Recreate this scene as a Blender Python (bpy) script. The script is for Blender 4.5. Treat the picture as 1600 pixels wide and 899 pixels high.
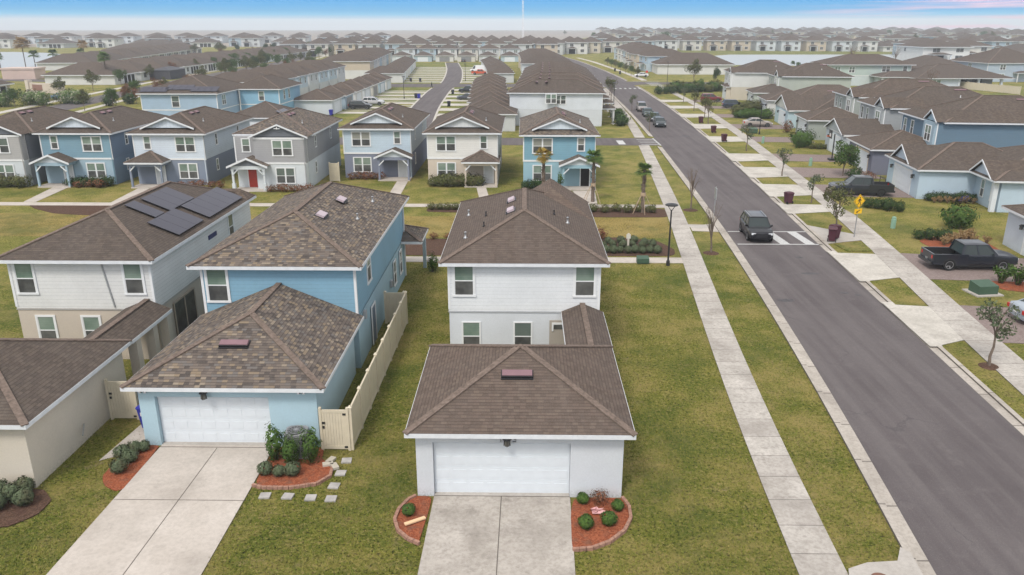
import bpy, math, random
import numpy as np
from mathutils import Vector, Matrix
R = math.radians
for o in list(bpy.data.objects): bpy.data.objects.remove(o)
sc = bpy.context.scene
COL = sc.collection
# ------------------------------------------------------------------ camera
CAM_H = 16.2; HAZE = .00038
cam = bpy.data.cameras.new('camera'); camo = bpy.data.objects.new('camera', cam); COL.objects.link(camo)
cam.sensor_width = 36; cam.lens = 36*1220/1600; cam.clip_start = .1; cam.clip_end = 12000
PITCH = math.atan(409.5/1220); YAW = math.atan(20/1220*math.cos(PITCH))
camo.location = (0, 0, CAM_H); camo.rotation_euler = (math.pi/2-PITCH, 0, YAW)
sc.camera = camo
# ------------------------------------------------------------------ sky, sun, exposure
SUN_EL, SUN_AZ = 52, 205          # azimuth measured clockwise from +Y
w = bpy.data.worlds.new('World'); sc.world = w; w.use_nodes = True
nt = w.node_tree; nt.nodes.clear()
def N(nt, t, **k):
    n = nt.nodes.new(t)
    for a, b in k.items(): setattr(n, a, b)
    return n
sky = N(nt, 'ShaderNodeTexSky', sky_type='NISHITA', sun_disc=False, sun_elevation=R(SUN_EL), sun_rotation=R(SUN_AZ), air_density=1.0, dust_density=2.5, ozone_density=1.0)
bg = N(nt, 'ShaderNodeBackground'); bg.inputs[1].default_value = .12
out = N(nt, 'ShaderNodeOutputWorld')
tc = N(nt, 'ShaderNodeTexCoord'); sep = N(nt, 'ShaderNodeSeparateXYZ')
nt.links.new(tc.outputs['Generated'], sep.inputs[0])
ramp = N(nt, 'ShaderNodeValToRGB')          # low band of the sky: bright mist at the skyline, deep blue above it
mr = N(nt, 'ShaderNodeMapRange'); mr.inputs[1].default_value = -.02; mr.inputs[2].default_value = .06
nt.links.new(sep.outputs[2], mr.inputs[0]); nt.links.new(mr.outputs[0], ramp.inputs[0])
el = ramp.color_ramp.elements
def stop(p, c):
    e = el.new(p); e.color = (*c, 1)
el[0].position = 0; el[0].color = (5.2, 5.6, 5.8, 1); el[1].position = .26; el[1].color = (5.6, 6.0, 6.3, 1)
SKYB = (.0, 2.75, 5.4)
stop(.33, (5.6, 6.4, 6.8)); stop(.36, (2.6, 4.8, 6.4)); stop(.40, (.4, 3.9, 6.4)); stop(.46, SKYB); stop(1.0, (.12, 1.9, 6.2))
# thin rosy cloud streaks low in the right of the sky
mp = N(nt, 'ShaderNodeMapping'); mp.inputs['Scale'].default_value = (5, 5, 150); mp.inputs['Location'].default_value = (1.7, .4, .9)
nz = N(nt, 'ShaderNodeTexNoise'); nz.inputs['Scale'].default_value = 1.0; nz.inputs['Detail'].default_value = 5
nt.links.new(tc.outputs['Generated'], mp.inputs[0]); nt.links.new(mp.outputs[0], nz.inputs[0])
cr = N(nt, 'ShaderNodeMapRange'); cr.inputs[1].default_value = .52; cr.inputs[2].default_value = .68
nt.links.new(nz.outputs[0], cr.inputs[0])
xr = N(nt, 'ShaderNodeMapRange'); xr.inputs[1].default_value = .28; xr.inputs[2].default_value = .46
nt.links.new(sep.outputs[0], xr.inputs[0])
mm = N(nt, 'ShaderNodeMath', operation='MULTIPLY'); nt.links.new(cr.outputs[0], mm.inputs[0]); nt.links.new(xr.outputs[0], mm.inputs[1])
mx = N(nt, 'ShaderNodeMix', data_type='RGBA'); mx.inputs['B'].default_value = (7.5, 4.6, 5.4, 1)
nt.links.new(mm.outputs[0], mx.inputs['Factor']); nt.links.new(ramp.outputs[0], mx.inputs['A'])
hi = N(nt, 'ShaderNodeMapRange'); hi.inputs[1].default_value = .05; hi.inputs[2].default_value = .16
nt.links.new(sep.outputs[2], hi.inputs[0])
mx2 = N(nt, 'ShaderNodeMix', data_type='RGBA')
nt.links.new(hi.outputs[0], mx2.inputs['Factor']); nt.links.new(mx.outputs['Result'], mx2.inputs['A'])
# veil of high cloud over the Nishita sky keeps the fill light neutral
veil = N(nt, 'ShaderNodeMix', data_type='RGBA'); veil.inputs['Factor'].default_value = .62; veil.inputs['B'].default_value = (8.6, 8.4, 8.1, 1)
nt.links.new(sky.outputs[0], veil.inputs['A']); nt.links.new(veil.outputs['Result'], mx2.inputs['B'])
nt.links.new(mx2.outputs['Result'], bg.inputs[0]); nt.links.new(bg.outputs[0], out.inputs[0])
sun = bpy.data.lights.new('sun', 'SUN'); suno = bpy.data.objects.new('sun', sun); COL.objects.link(suno)
sun.energy = 1.5; sun.angle = R(14); sun.color = (1, .96, .9)
az = R(SUN_AZ); e_ = R(SUN_EL)
sd = Vector((math.sin(az)*math.cos(e_), math.cos(az)*math.cos(e_), math.sin(e_)))
suno.rotation_euler = sd.to_track_quat('Z', 'Y').to_euler()
sc.view_settings.view_transform = 'Standard'; sc.view_settings.look = 'None'
sc.view_settings.exposure = .5; sc.view_settings.gamma = 1
sc.render.engine = 'CYCLES'
try:
    sc.cycles.use_denoising = True; sc.cycles.max_bounces = 5; sc.cycles.diffuse_bounces = 3
    sc.cycles.volume_bounces = 0; sc.cycles.transparent_max_bounces = 8
except Exception: pass
# ------------------------------------------------------------------ materials
MATS = {}
def newmat(name, rough=.8, spec=.3, metal=0):
    m = bpy.data.materials.new(name); m.use_nodes = True
    b = m.node_tree.nodes['Principled BSDF']
    b.inputs['Roughness'].default_value = rough; b.inputs['Specular IOR Level'].default_value = spec; b.inputs['Metallic'].default_value = metal
    return m, m.node_tree, b
def L(nt, a, b): nt.links.new(a, b)
def math_(nt, op, a, b=None, c=None):
    n = N(nt, 'ShaderNodeMath', operation=op)
    for i, v in enumerate((a, b, c)):
        if v is None: continue
        if isinstance(v, (int, float)): n.inputs[i].default_value = v
        else: L(nt, v, n.inputs[i])
    return n.outputs[0]
def noise(nt, vec, scale, detail=3, rough=.55):
    n = N(nt, 'ShaderNodeTexNoise'); n.inputs['Scale'].default_value = scale; n.inputs['Detail'].default_value = detail; n.inputs['Roughness'].default_value = rough
    if vec is not None: L(nt, vec, n.inputs[0])
    return n.outputs[0]
def mixc(nt, f, a, b, mode='MIX'):
    n = N(nt, 'ShaderNodeMix', data_type='RGBA', blend_type=mode)
    if isinstance(f, (int, float)): n.inputs['Factor'].default_value = f
    else: L(nt, f, n.inputs['Factor'])
    for k, v in (('A', a), ('B', b)):
        if isinstance(v, tuple): n.inputs[k].default_value = (*v[:3], 1)
        else: L(nt, v, n.inputs[k])
    return n.outputs['Result']
def rng(nt, v, a, b, c=0, d=1):
    n = N(nt, 'ShaderNodeMapRange'); L(nt, v, n.inputs[0])
    for i, x in zip((1, 2, 3, 4), (a, b, c, d)): n.inputs[i].default_value = x
    return n.outputs[0]
def pos(nt): return N(nt, 'ShaderNodeNewGeometry').outputs['Position']
def uvc(nt): return N(nt, 'ShaderNodeTexCoord').outputs['UV']
def bump(nt, b, h, strength, dist):
    n = N(nt, 'ShaderNodeBump'); n.inputs['Strength'].default_value = strength; n.inputs['Distance'].default_value = dist
    L(nt, h, n.inputs['Height']); L(nt, n.outputs[0], b.inputs['Normal'])
def plain(name, c, rough=.6, spec=.3, metal=0, var=.06, sc_=3):
    if name in MATS: return MATS[name]
    m, nt, b = newmat(name, rough, spec, metal)
    f = noise(nt, pos(nt), sc_, 4)
    L(nt, mixc(nt, rng(nt, f, .3, .7), tuple(x*(1-var) for x in c), tuple(min(1, x*(1+var)) for x in c)), b.inputs['Base Color'])
    MATS[name] = m; return m
def objcol(nt): return N(nt, 'ShaderNodeObjectInfo').outputs['Color']
def mk_siding():
    m, nt, b = newmat('lap_siding', .6, .3)
    s = N(nt, 'ShaderNodeSeparateXYZ'); L(nt, uvc(nt), s.inputs[0])
    fr = math_(nt, 'FRACT', math_(nt, 'DIVIDE', s.outputs[1], .19))
    line = rng(nt, fr, .0, .09, 1, 0)
    n1 = noise(nt, pos(nt), .7, 4); n2 = noise(nt, pos(nt), 9, 3)
    dirt = math_(nt, 'ADD', rng(nt, n1, .3, .75, 0, .13), rng(nt, n2, .35, .7, 0, .07))
    c = mixc(nt, dirt, objcol(nt), (.12, .12, .11))
    c = mixc(nt, math_(nt, 'MULTIPLY', line, .5), c, (.06, .06, .065))
    L(nt, c, b.inputs['Base Color']); bump(nt, b, fr, .35, .012)
    return m
def mk_stucco():
    m, nt, b = newmat('stucco', .85, .2)
    n1 = noise(nt, pos(nt), .5, 4); n2 = noise(nt, pos(nt), 14, 4)
    dirt = math_(nt, 'ADD', rng(nt, n1, .3, .75, 0, .15), rng(nt, n2, .3, .7, 0, .08))
    s = N(nt, 'ShaderNodeSeparateXYZ'); L(nt, pos(nt), s.inputs[0])
    splash = math_(nt, 'MULTIPLY', rng(nt, s.outputs[2], 0, .35, .25, 0), rng(nt, n2, .4, .6))
    c = mixc(nt, math_(nt, 'ADD', dirt, splash), objcol(nt), (.14, .13, .11))
    L(nt, c, b.inputs['Base Color']); bump(nt, b, noise(nt, pos(nt), 60, 3), .25, .01)
    return m
def mk_batten():
    m, nt, b = newmat('board_batten', .6, .3)
    s = N(nt, 'ShaderNodeSeparateXYZ'); L(nt, uvc(nt), s.inputs[0])
    fr = math_(nt, 'FRACT', math_(nt, 'DIVIDE', s.outputs[0], .4))
    line = rng(nt, fr, .0, .1, 1, 0)
    c = mixc(nt, math_(nt, 'MULTIPLY', line, .35), objcol(nt), (.1, .1, .1))
    L(nt, c, b.inputs['Base Color'])
    return m
def mk_shingle(name, cols, tint=.5, contrast=1.0):
    m, nt, b = newmat(name, .95, .12)
    s = N(nt, 'ShaderNodeSeparateXYZ'); L(nt, uvc(nt), s.inputs[0])
    vr = math_(nt, 'DIVIDE', s.outputs[1], .145); row = math_(nt, 'FLOOR', vr)
    wn0 = N(nt, 'ShaderNodeTexWhiteNoise', noise_dimensions='1D'); L(nt, row, wn0.inputs['W'])
    u = math_(nt, 'ADD', math_(nt, 'DIVIDE', s.outputs[0], .21), math_(nt, 'MULTIPLY', wn0.outputs[0], 7.3))
    cell = math_(nt, 'FLOOR', u)
    cmb = N(nt, 'ShaderNodeCombineXYZ'); L(nt, cell, cmb.inputs[0]); L(nt, row, cmb.inputs[1])
    oi = N(nt, 'ShaderNodeObjectInfo'); L(nt, oi.outputs['Random'], cmb.inputs[2])
    wn = N(nt, 'ShaderNodeTexWhiteNoise', noise_dimensions='3D'); L(nt, cmb.outputs[0], wn.inputs[0])
    rp = N(nt, 'ShaderNodeValToRGB'); rp.color_ramp.interpolation = 'CONSTANT'
    e = rp.color_ramp.elements; e[0].position = 0; e[0].color = (*cols[0][1], 1); e[1].position = cols[1][0]; e[1].color = (*cols[1][1], 1)
    for p_, c_ in cols[2:]:
        q = e.new(p_); q.color = (*c_, 1)
    L(nt, wn.outputs[0], rp.inputs[0])
    n1 = noise(nt, pos(nt), .35, 4); n2 = noise(nt, pos(nt), 22, 2)
    c = mixc(nt, rng(nt, oi.outputs['Random'], 0, 1, 0, .32), rp.outputs[0], (.05, .048, .047))
    c = mixc(nt, rng(nt, n1, .3, .7, 0, .3), c, (.10, .085, .075))
    c = mixc(nt, rng(nt, n2, .3, .75, .0, .3), c, (.20, .17, .15))
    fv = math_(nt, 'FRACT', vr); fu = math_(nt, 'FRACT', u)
    g = math_(nt, 'MAXIMUM', rng(nt, fv, .74, .96, 0, .62*contrast), rng(nt, fu, .0, .08, .26*contrast, 0))  # dark course lines: shingle edge and its shadow line put into the colour
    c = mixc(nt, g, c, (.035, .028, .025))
    sx = noise(nt, None, 1)                       # long faint weather streaks down the slope
    mp_ = N(nt, 'ShaderNodeMapping'); mp_.inputs['Scale'].default_value = (2.2, .18, 1); L(nt, uvc(nt), mp_.inputs[0])
    st = noise(nt, mp_.outputs[0], 1.0, 3)
    c = mixc(nt, rng(nt, st, .45, .75, 0, .12), c, (.2, .175, .155))
    L(nt, c, b.inputs['Base Color']); bump(nt, b, math_(nt, 'SUBTRACT', 1.0, fv), .5, .012)
    return m
def mk_grass(name, cols, yel):
    m, nt, b = newmat(name, .95, .1)
    P = pos(nt)
    big = noise(nt, P, .035, 4, .6); mid = noise(nt, P, .42, 5, .65); fine = noise(nt, P, 5, 6, .85); vf = noise(nt, P, 20, 4, .9)
    f = math_(nt, 'ADD', math_(nt, 'ADD', math_(nt, 'MULTIPLY', big, .34), math_(nt, 'MULTIPLY', mid, .5)), math_(nt, 'ADD', math_(nt, 'MULTIPLY', fine, .5), math_(nt, 'MULTIPLY', vf, .3)))
    rp = N(nt, 'ShaderNodeValToRGB'); e = rp.color_ramp.elements
    e[0].position = .60; e[0].color = (*cols[0], 1); e[1].position = 1.0; e[1].color = (*cols[-1], 1)
    for i, c_ in enumerate(cols[1:-1]):
        q = e.new(.60+.40*(i+1)/(len(cols)-1)); q.color = (*c_, 1)
    L(nt, f, rp.inputs[0])
    c = mixc(nt, rng(nt, noise(nt, P, 1.1, 6, .75), .54, .70, 0, yel), rp.outputs[0], (.30, .23, .11))
    c = mixc(nt, rng(nt, vf, .34, .48, .6, 0), c, (.02, .026, .006)); cl = noise(nt, P, 8.5, 2, .6); cl2 = noise(nt, P, 6.2, 3, .7)
    c = mixc(nt, rng(nt, cl, .36, .47, .85, 0), c, (.022, .024, .008)); c = mixc(nt, rng(nt, cl2, .53, .66, 0, .75), c, (.40, .32, .12)); c = mixc(nt, rng(nt, noise(nt, P, .21, 6, .75), .46, .62, .0, .6), c, (.33, .26, .10)); c = mixc(nt, rng(nt, noise(nt, P, .13, 6, .75), .36, .5, .6, 0), c, (.065, .10, .022))
    c = mixc(nt, math_(nt, 'MULTIPLY', rng(nt, noise(nt, P, .75, 5, .7), .64, .7, 0, .8), rng(nt, fine, .4, .6)), c, (.30, .23, .15))
    L(nt, c, b.inputs['Base Color']); bump(nt, b, math_(nt, 'ADD', vf, fine), .9, .06)
    return m
def mk_concrete(name, c0, c1, joint=0, stain=.3):
    m, nt, b = newmat(name, .9, .15)
    P = pos(nt)
    a = noise(nt, P, .55, 5, .6); f = noise(nt, P, 7, 5, .7); g = noise(nt, P, 55, 2)
    c = mixc(nt, rng(nt, a, .3, .7), c0, c1)
    c = mixc(nt, rng(nt, f, .42, .72, 0, stain), c, (.22, .195, .165))
    c = mixc(nt, rng(nt, noise(nt, P, 1.3, 6, .75), .55, .75, 0, stain*1.1), c, (.16, .14, .12)); c = mixc(nt, rng(nt, noise(nt, P, .42, 3, .6), .5, .68, 0, stain*.8), c, (.2, .175, .15))
    c = mixc(nt, rng(nt, g, .35, .65, 0, .12), c, (.3, .28, .26))
    if joint:
        s = N(nt, 'ShaderNodeSeparateXYZ'); L(nt, uvc(nt), s.inputs[0])
        fr = math_(nt, 'FRACT', math_(nt, 'DIVIDE', s.outputs[1], joint))
        ln = rng(nt, fr, .0, .022, 1, 0)
        cell = math_(nt, 'FLOOR', math_(nt, 'DIVIDE', s.outputs[1], joint))
        wn = N(nt, 'ShaderNodeTexWhiteNoise', noise_dimensions='1D'); L(nt, cell, wn.inputs['W'])
        c = mixc(nt, rng(nt, wn.outputs[0], .2, 1, 0, .38), c, (.27, .24, .215))
        c = mixc(nt, math_(nt, 'MULTIPLY', math_(nt, 'GREATER_THAN', ln, .01), .7), c, (.06, .05, .045))
    L(nt, c, b.inputs['Base Color']); bump(nt, b, g, .2, .004)
    return m
def mk_asphalt():
    m, nt, b = newmat('asphalt', .92, .2)
    P = pos(nt)
    mp_ = N(nt, 'ShaderNodeMapping'); mp_.inputs['Scale'].default_value = (1.2, .05, 1); mp_.inputs['Rotation'].default_value = (0, 0, R(4.5)); L(nt, P, mp_.inputs[0])
    st = noise(nt, mp_.outputs[0], 1, 4); a = noise(nt, P, .25, 5, .6); g = noise(nt, P, 30, 3, .8); h = noise(nt, P, 5, 4, .7)
    c = mixc(nt, rng(nt, a, .3, .7), (.098, .082, .082), (.135, .116, .115))
    c = mixc(nt, rng(nt, st, .42, .62, 0, .6), c, (.175, .155, .15))
    c = mixc(nt, rng(nt, h, .45, .75, 0, .3), c, (.095, .088, .092))
    c = mixc(nt, rng(nt, g, .3, .7, 0, .45), c, (.06, .055, .06))
    c = mixc(nt, rng(nt, noise(nt, P, 45, 2, .5), .62, .7, 0, .35), c, (.30, .28, .27))
    vo = N(nt, 'ShaderNodeTexVoronoi', feature='DISTANCE_TO_EDGE'); vo.inputs['Scale'].default_value = .22; wv = N(nt, 'ShaderNodeVectorMath', operation='ADD'); nn = N(nt, 'ShaderNodeTexNoise'); nn.inputs['Scale'].default_value = 1.2; nn.inputs['Detail'].default_value = 6; L(nt, P, nn.inputs[0]); L(nt, P, wv.inputs[0]); L(nt, nn.outputs['Color'], wv.inputs[1]); L(nt, wv.outputs[0], vo.inputs['Vector'])
    ck = math_(nt, 'MULTIPLY', rng(nt, vo.outputs['Distance'], 0, .012, .45, 0), rng(nt, a, .5, .62)); c = mixc(nt, ck, c, (.05, .047, .05))
    c = mixc(nt, rng(nt, noise(nt, P, .9, 6, .7), .56, .72, 0, .35), c, (.18, .16, .155))
    L(nt, c, b.inputs['Base Color']); bump(nt, b, g, .3, .006)
    return m
def mk_leaf(name, c0, c1, c2=None):
    m, nt, b = newmat(name, .75, .15)
    r = N(nt, 'ShaderNodeNewGeometry').outputs['Random Per Island']
    c = mixc(nt, r, c0, c1)
    if c2: c = mixc(nt, rng(nt, noise(nt, pos(nt), 2.2, 3), .5, .68), c, c2)
    L(nt, c, b.inputs['Base Color'])
    try: b.inputs['Subsurface Weight'].default_value = 0
    except Exception: pass
    return m
def mk_mulch(name, c0, c1, c2):
    m, nt, b = newmat(name, .95, .1)
    P = pos(nt); v = N(nt, 'ShaderNodeTexVoronoi'); v.inputs['Scale'].default_value = 22; L(nt, P, v.inputs[0])
    s = N(nt, 'ShaderNodeSeparateColor'); L(nt, v.outputs['Color'], s.inputs[0])
    c = mixc(nt, s.outputs[0], c0, c1); c = mixc(nt, rng(nt, noise(nt, P, 3, 4), .5, .7, 0, .6), c, c2)
    L(nt, c, b.inputs['Base Color']); bump(nt, b, s.outputs[1], .8, .03)
    return m
def mk_water():
    m, nt, b = newmat('pond_water', .12, .5)
    b.inputs['Base Color'].default_value = (.34, .37, .37, 1); b.inputs['Roughness'].default_value = .32; b.inputs['Specular IOR Level'].default_value = .25
    bump(nt, b, noise(nt, pos(nt), 1.5, 4), .12, .1)
    return m
def mk_glass():
    m, nt, b = newmat('window_reflection_blind', .18, .5)
    n = noise(nt, pos(nt), .8, 3); rd = N(nt, 'ShaderNodeObjectInfo').outputs['Random']
    sv = N(nt, 'ShaderNodeSeparateXYZ'); L(nt, pos(nt), sv.inputs[0]); sl = rng(nt, math_(nt, 'FRACT', math_(nt, 'DIVIDE', sv.outputs[2], .09)), 0, .3, .25, 0)
    c = mixc(nt, rng(nt, n, .35, .65), (.13, .19, .15), (.24, .30, .25)); c = mixc(nt, rng(nt, rd, .55, .6, 0, .75), c, (.10, .12, .11)); c = mixc(nt, rng(nt, rd, .88, .9, 0, .7), c, (.34, .33, .29))  # greenish tone: blind and sky reflection put together into the colour
    L(nt, mixc(nt, sl, c, (.05, .07, .06)), b.inputs['Base Color'])
    m2, nt, b = newmat('window_screen', .45, .4)
    n = noise(nt, pos(nt), 1.1, 3); rd = N(nt, 'ShaderNodeObjectInfo').outputs['Random']
    c = mixc(nt, rng(nt, n, .35, .65), (.05, .05, .048), (.13, .13, .12)); L(nt, mixc(nt, rng(nt, rd, .3, .8, 0, .5), c, (.03, .035, .035)), b.inputs['Base Color'])
    return m, m2
def mk_solar():
    m, nt, b = newmat('solar_glass', .3, .35)
    s = N(nt, 'ShaderNodeSeparateXYZ'); L(nt, uvc(nt), s.inputs[0])
    fu = math_(nt, 'FRACT', math_(nt, 'DIVIDE', s.outputs[0], .16)); fv = math_(nt, 'FRACT', math_(nt, 'DIVIDE', s.outputs[1], .16))
    g = math_(nt, 'MAXIMUM', rng(nt, fu, 0, .06, 1, 0), rng(nt, fv, 0, .06, 1, 0))
    L(nt, mixc(nt, math_(nt, 'MULTIPLY', g, .25), (.032, .029, .046), (.085, .08, .11)), b.inputs['Base Color'])
    return m
def mk_paver():
    m, nt, b = newmat('brick_paver', .9, .15)
    v = N(nt, 'ShaderNodeTexBrick'); v.inputs['Scale'].default_value = 4; v.inputs['Mortar Size'].default_value = .015
    v.inputs['Color1'].default_value = (.20, .15, .135, 1); v.inputs['Color2'].default_value = (.28, .225, .205, 1); v.inputs['Mortar'].default_value = (.12, .1, .09, 1)
    L(nt, pos(nt), v.inputs[0])
    c = mixc(nt, rng(nt, noise(nt, pos(nt), 1.1, 4), .35, .7, 0, .4), v.outputs[0], (.25, .2, .19))
    L(nt, c, b.inputs['Base Color'])
    return m
SID, STU, BAT = mk_siding(), mk_stucco(), mk_batten()
GLA, SCR = mk_glass(); SOL = mk_solar(); PAV = mk_paver(); WAT = mk_water(); ASP = mk_asphalt()
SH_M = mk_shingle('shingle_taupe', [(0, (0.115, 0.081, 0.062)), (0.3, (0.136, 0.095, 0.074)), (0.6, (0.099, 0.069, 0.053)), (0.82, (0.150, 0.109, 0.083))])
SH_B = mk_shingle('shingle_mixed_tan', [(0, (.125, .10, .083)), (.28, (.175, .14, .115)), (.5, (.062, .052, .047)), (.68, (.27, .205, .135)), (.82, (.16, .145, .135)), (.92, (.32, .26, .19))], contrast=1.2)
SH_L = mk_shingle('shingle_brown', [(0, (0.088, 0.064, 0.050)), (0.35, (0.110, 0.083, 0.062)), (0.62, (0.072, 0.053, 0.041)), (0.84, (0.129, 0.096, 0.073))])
CAPM = plain('shingle_ridge', (.165, .127, .105), .95, .1, var=.3, sc_=7)
WHT = plain('white_trim', (.72, .73, .73), .5, .3, var=.03)
FAS = plain('fascia_white', (.66, .68, .70), .5, .3, var=.07)
GRASS = mk_grass('lawn_grass', [(.05, .082, .012), (.14, .165, .028), (.245, .23, .05), (.38, .31, .10)], .8)
GRASSY = mk_grass('dormant_grass', [(.14, .12, .028), (.27, .205, .055), (.36, .265, .085), (.42, .32, .13)], .5)
GRASSG = mk_grass('green_grass', [(.05, .085, .012), (.09, .135, .02), (.15, .18, .032), (.2, .2, .045)], .15)
CON = mk_concrete('concrete', (.40, .37, .335), (.50, .465, .425), 0, .35)
CONW = mk_concrete('sidewalk_concrete', (.43, .40, .36), (.58, .54, .49), 1.52, .65)
CONN = mk_concrete('driveway_concrete', (.46, .41, .36), (.57, .515, .46), 0, .3)
CONS = mk_concrete('stained_driveway', (.36, .325, .285), (.52, .475, .425), 0, .6)
CONP = mk_concrete('bright_concrete', (.47, .44, .39), (.60, .565, .505), 0, .4)
CURB = mk_concrete('curb_concrete', (.42, .38, .33), (.55, .50, .44), 3.0, .55)
PNT = plain('road_paint', (.50, .50, .49), .8, .1, var=.22, sc_=9)
MUL = mk_mulch('dark_mulch', (.06, .035, .025), (.14, .085, .06), (.09, .05, .04))
MULR = mk_mulch('red_mulch', (.20, .055, .028), (.36, .12, .06), (.15, .085, .06))
LF = {
 'green': mk_leaf('leaf_green', (.035, .075, .015), (.09, .15, .03), (.06, .10, .03)),
 'dark': mk_leaf('leaf_dark', (.02, .045, .014), (.055, .09, .028), (.035, .05, .02)),
 'olive': mk_leaf('leaf_olive', (.06, .07, .022), (.13, .14, .05), (.10, .085, .04)),
 'yellow': mk_leaf('leaf_yellow', (.22, .15, .03), (.34, .22, .045), (.12, .16, .03)),
 'red': mk_leaf('leaf_red', (.14, .055, .03), (.23, .10, .055), (.10, .08, .035)),
 'palm': mk_leaf('leaf_palm', (.05, .10, .02), (.12, .19, .045), (.09, .12, .03)),
 'tan': mk_leaf('leaf_tan', (.26, .17, .08), (.36, .25, .13), (.20, .14, .06)),
 'grey': mk_leaf('leaf_grey', (.07, .095, .05), (.13, .16, .09), (.09, .09, .05)),
 'blossom': mk_leaf('leaf_blossom', (.05, .10, .02), (.12, .18, .05), (.55, .5, .4)),
}
BARK = plain('bark', (.16, .125, .10), .95, .1, var=.3, sc_=9)
BLK = plain('black_metal', (.02, .02, .022), .45, .4)
DRK = plain('dark_interior', (.025, .023, .022), .8, .1)
GAL = plain('galvanised', (.42, .43, .44), .45, .5, .6)
VNT = plain('vent_mauve', (.22, .13, .145), .55, .3)
VNTL = plain('vent_pale', (.46, .38, .41), .5, .3)
FEN = plain('vinyl_tan', (.60, .53, .40), .5, .3, var=.05)
GDR = plain('garage_door_white', (.66, .70, .73), .5, .3, var=.03)
# ------------------------------------------------------------------ mesh helpers
class MB:
    def __init__(s): s.v = []; s.f = []; s.m = []
    def add(s, vs, fs, mi=0):
        b = len(s.v); s.v += [tuple(p) for p in vs]
        for f in fs: s.f.append(tuple(b+i for i in f)); s.m.append(mi)
        return s
    def poly(s, pts, mi=0): return s.add(pts, [tuple(range(len(pts)))], mi)
    def box(s, x0, x1, y0, y1, z0, z1, mi=0):
        v = [(x0,y0,z0),(x1,y0,z0),(x1,y1,z0),(x0,y1,z0),(x0,y0,z1),(x1,y0,z1),(x1,y1,z1),(x0,y1,z1)]
        return s.add(v, [(0,3,2,1),(4,5,6,7),(0,1,5,4),(1,2,6,5),(2,3,7,6),(3,0,4,7)], mi)
    def prism(s, pts, z0, z1, mi=0):
        a = sum(pts[i][0]*pts[(i+1)%len(pts)][1]-pts[(i+1)%len(pts)][0]*pts[i][1] for i in range(len(pts)))
        if a < 0: pts = pts[::-1]
        n = len(pts); v = [(x,y,z0) for x,y in pts]+[(x,y,z1) for x,y in pts]
        return s.add(v, [tuple(range(n))[::-1], tuple(range(n,2*n))]+[(i,(i+1)%n,n+(i+1)%n,n+i) for i in range(n)], mi)
    def tube(s, p0, p1, r0, r1=None, n=8, mi=0, cap=True):
        r1 = r0 if r1 is None else r1
        p0 = Vector(p0); p1 = Vector(p1); d = (p1-p0).normalized()
        a = d.orthogonal().normalized(); b = d.cross(a)
        v = [p0+(a*math.cos(t)+b*math.sin(t))*r0 for t in [2*math.pi*i/n for i in range(n)]]
        v += [p1+(a*math.cos(t)+b*math.sin(t))*r1 for t in [2*math.pi*i/n for i in range(n)]]
        fs = [(i,(i+1)%n,n+(i+1)%n,n+i) for i in range(n)]
        if cap: fs += [tuple(range(n))[::-1], tuple(range(n,2*n))]
        return s.add(v, fs, mi)
    def bar(s, p0, p1, w_, h_, mi=0, up=(0,0,1)):
        p0 = Vector(p0); p1 = Vector(p1); d = (p1-p0).normalized(); u = Vector(up)
        a = d.cross(u).normalized()*w_/2; b = a.cross(d).normalized()*h_/2
        v = [p+q for p in (p0,p1) for q in (-a-b, a-b, a+b, -a+b)]
        return s.add(v, [(0,3,2,1),(4,5,6,7),(0,1,5,4),(1,2,6,5),(2,3,7,6),(3,0,4,7)], mi)
    def lathe(s, prof, n=16, mi=0, c=(0,0,0)):
        v = []
        for r, z in prof:
            for i in range(n):
                t = 2*math.pi*i/n; v.append((c[0]+r*math.cos(t), c[1]+r*math.sin(t), c[2]+z))
        fs = [(k*n+i, k*n+(i+1)%n, (k+1)*n+(i+1)%n, (k+1)*n+i) for k in range(len(prof)-1) for i in range(n)]
        fs += [tuple(range(n))[::-1], tuple(range((len(prof)-1)*n, len(prof)*n))]
        return s.add(v, fs, mi)
    def mesh(s, name, mats, smooth=False, uv=True):
        me = bpy.data.meshes.new(name); me.from_pydata(s.v, [], s.f)
        for m in (mats if isinstance(mats, (list, tuple)) else [mats]): me.materials.append(m)
        if any(s.m): me.polygons.foreach_set('material_index', s.m)
        if smooth: me.polygons.foreach_set('use_smooth', [True]*len(s.f))
        me.update()
        if uv:
            lay = me.uv_layers.new(name='UVMap'); dat = lay.data
            for p in me.polygons:
                n = p.normal
                if abs(n.z) > .985: t = Vector((1,0,0)); b = Vector((0,1,0))
                else: t = Vector((0,0,1)).cross(n).normalized(); b = n.cross(t)
                for li in p.loop_indices:
                    co = me.vertices[me.loops[li].vertex_index].co
                    dat[li].uv = (co.dot(t), co.dot(b))
        return me
    def build(s, name, mats, parent=None, smooth=False, col=None, uv=True):
        return link(name, s.mesh(name, mats, smooth, uv), parent, col)
def link(name, me, parent=None, col=None, loc=None, rz=None):
    o = bpy.data.objects.new(name, me); COL.objects.link(o)
    if parent: o.parent = parent
    if col: o.color = (*col, 1)
    if loc is not None: o.location = loc
    if rz is not None: o.rotation_euler = (0, 0, rz)
    return o
def tag(o, label, cat, group=None):
    o['label'] = label; o['category'] = cat
    if group: o['group'] = group
    return o
def thing(name, label, cat, loc=(0,0,0), rz=0, group=None):
    o = bpy.data.objects.new(name, None); COL.objects.link(o); o.location = loc; o.rotation_euler = (0,0,rz)
    o.empty_display_size = .3
    return tag(o, label, cat, group)
def struct(o, kind='structure'): o['kind'] = kind; return o
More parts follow.
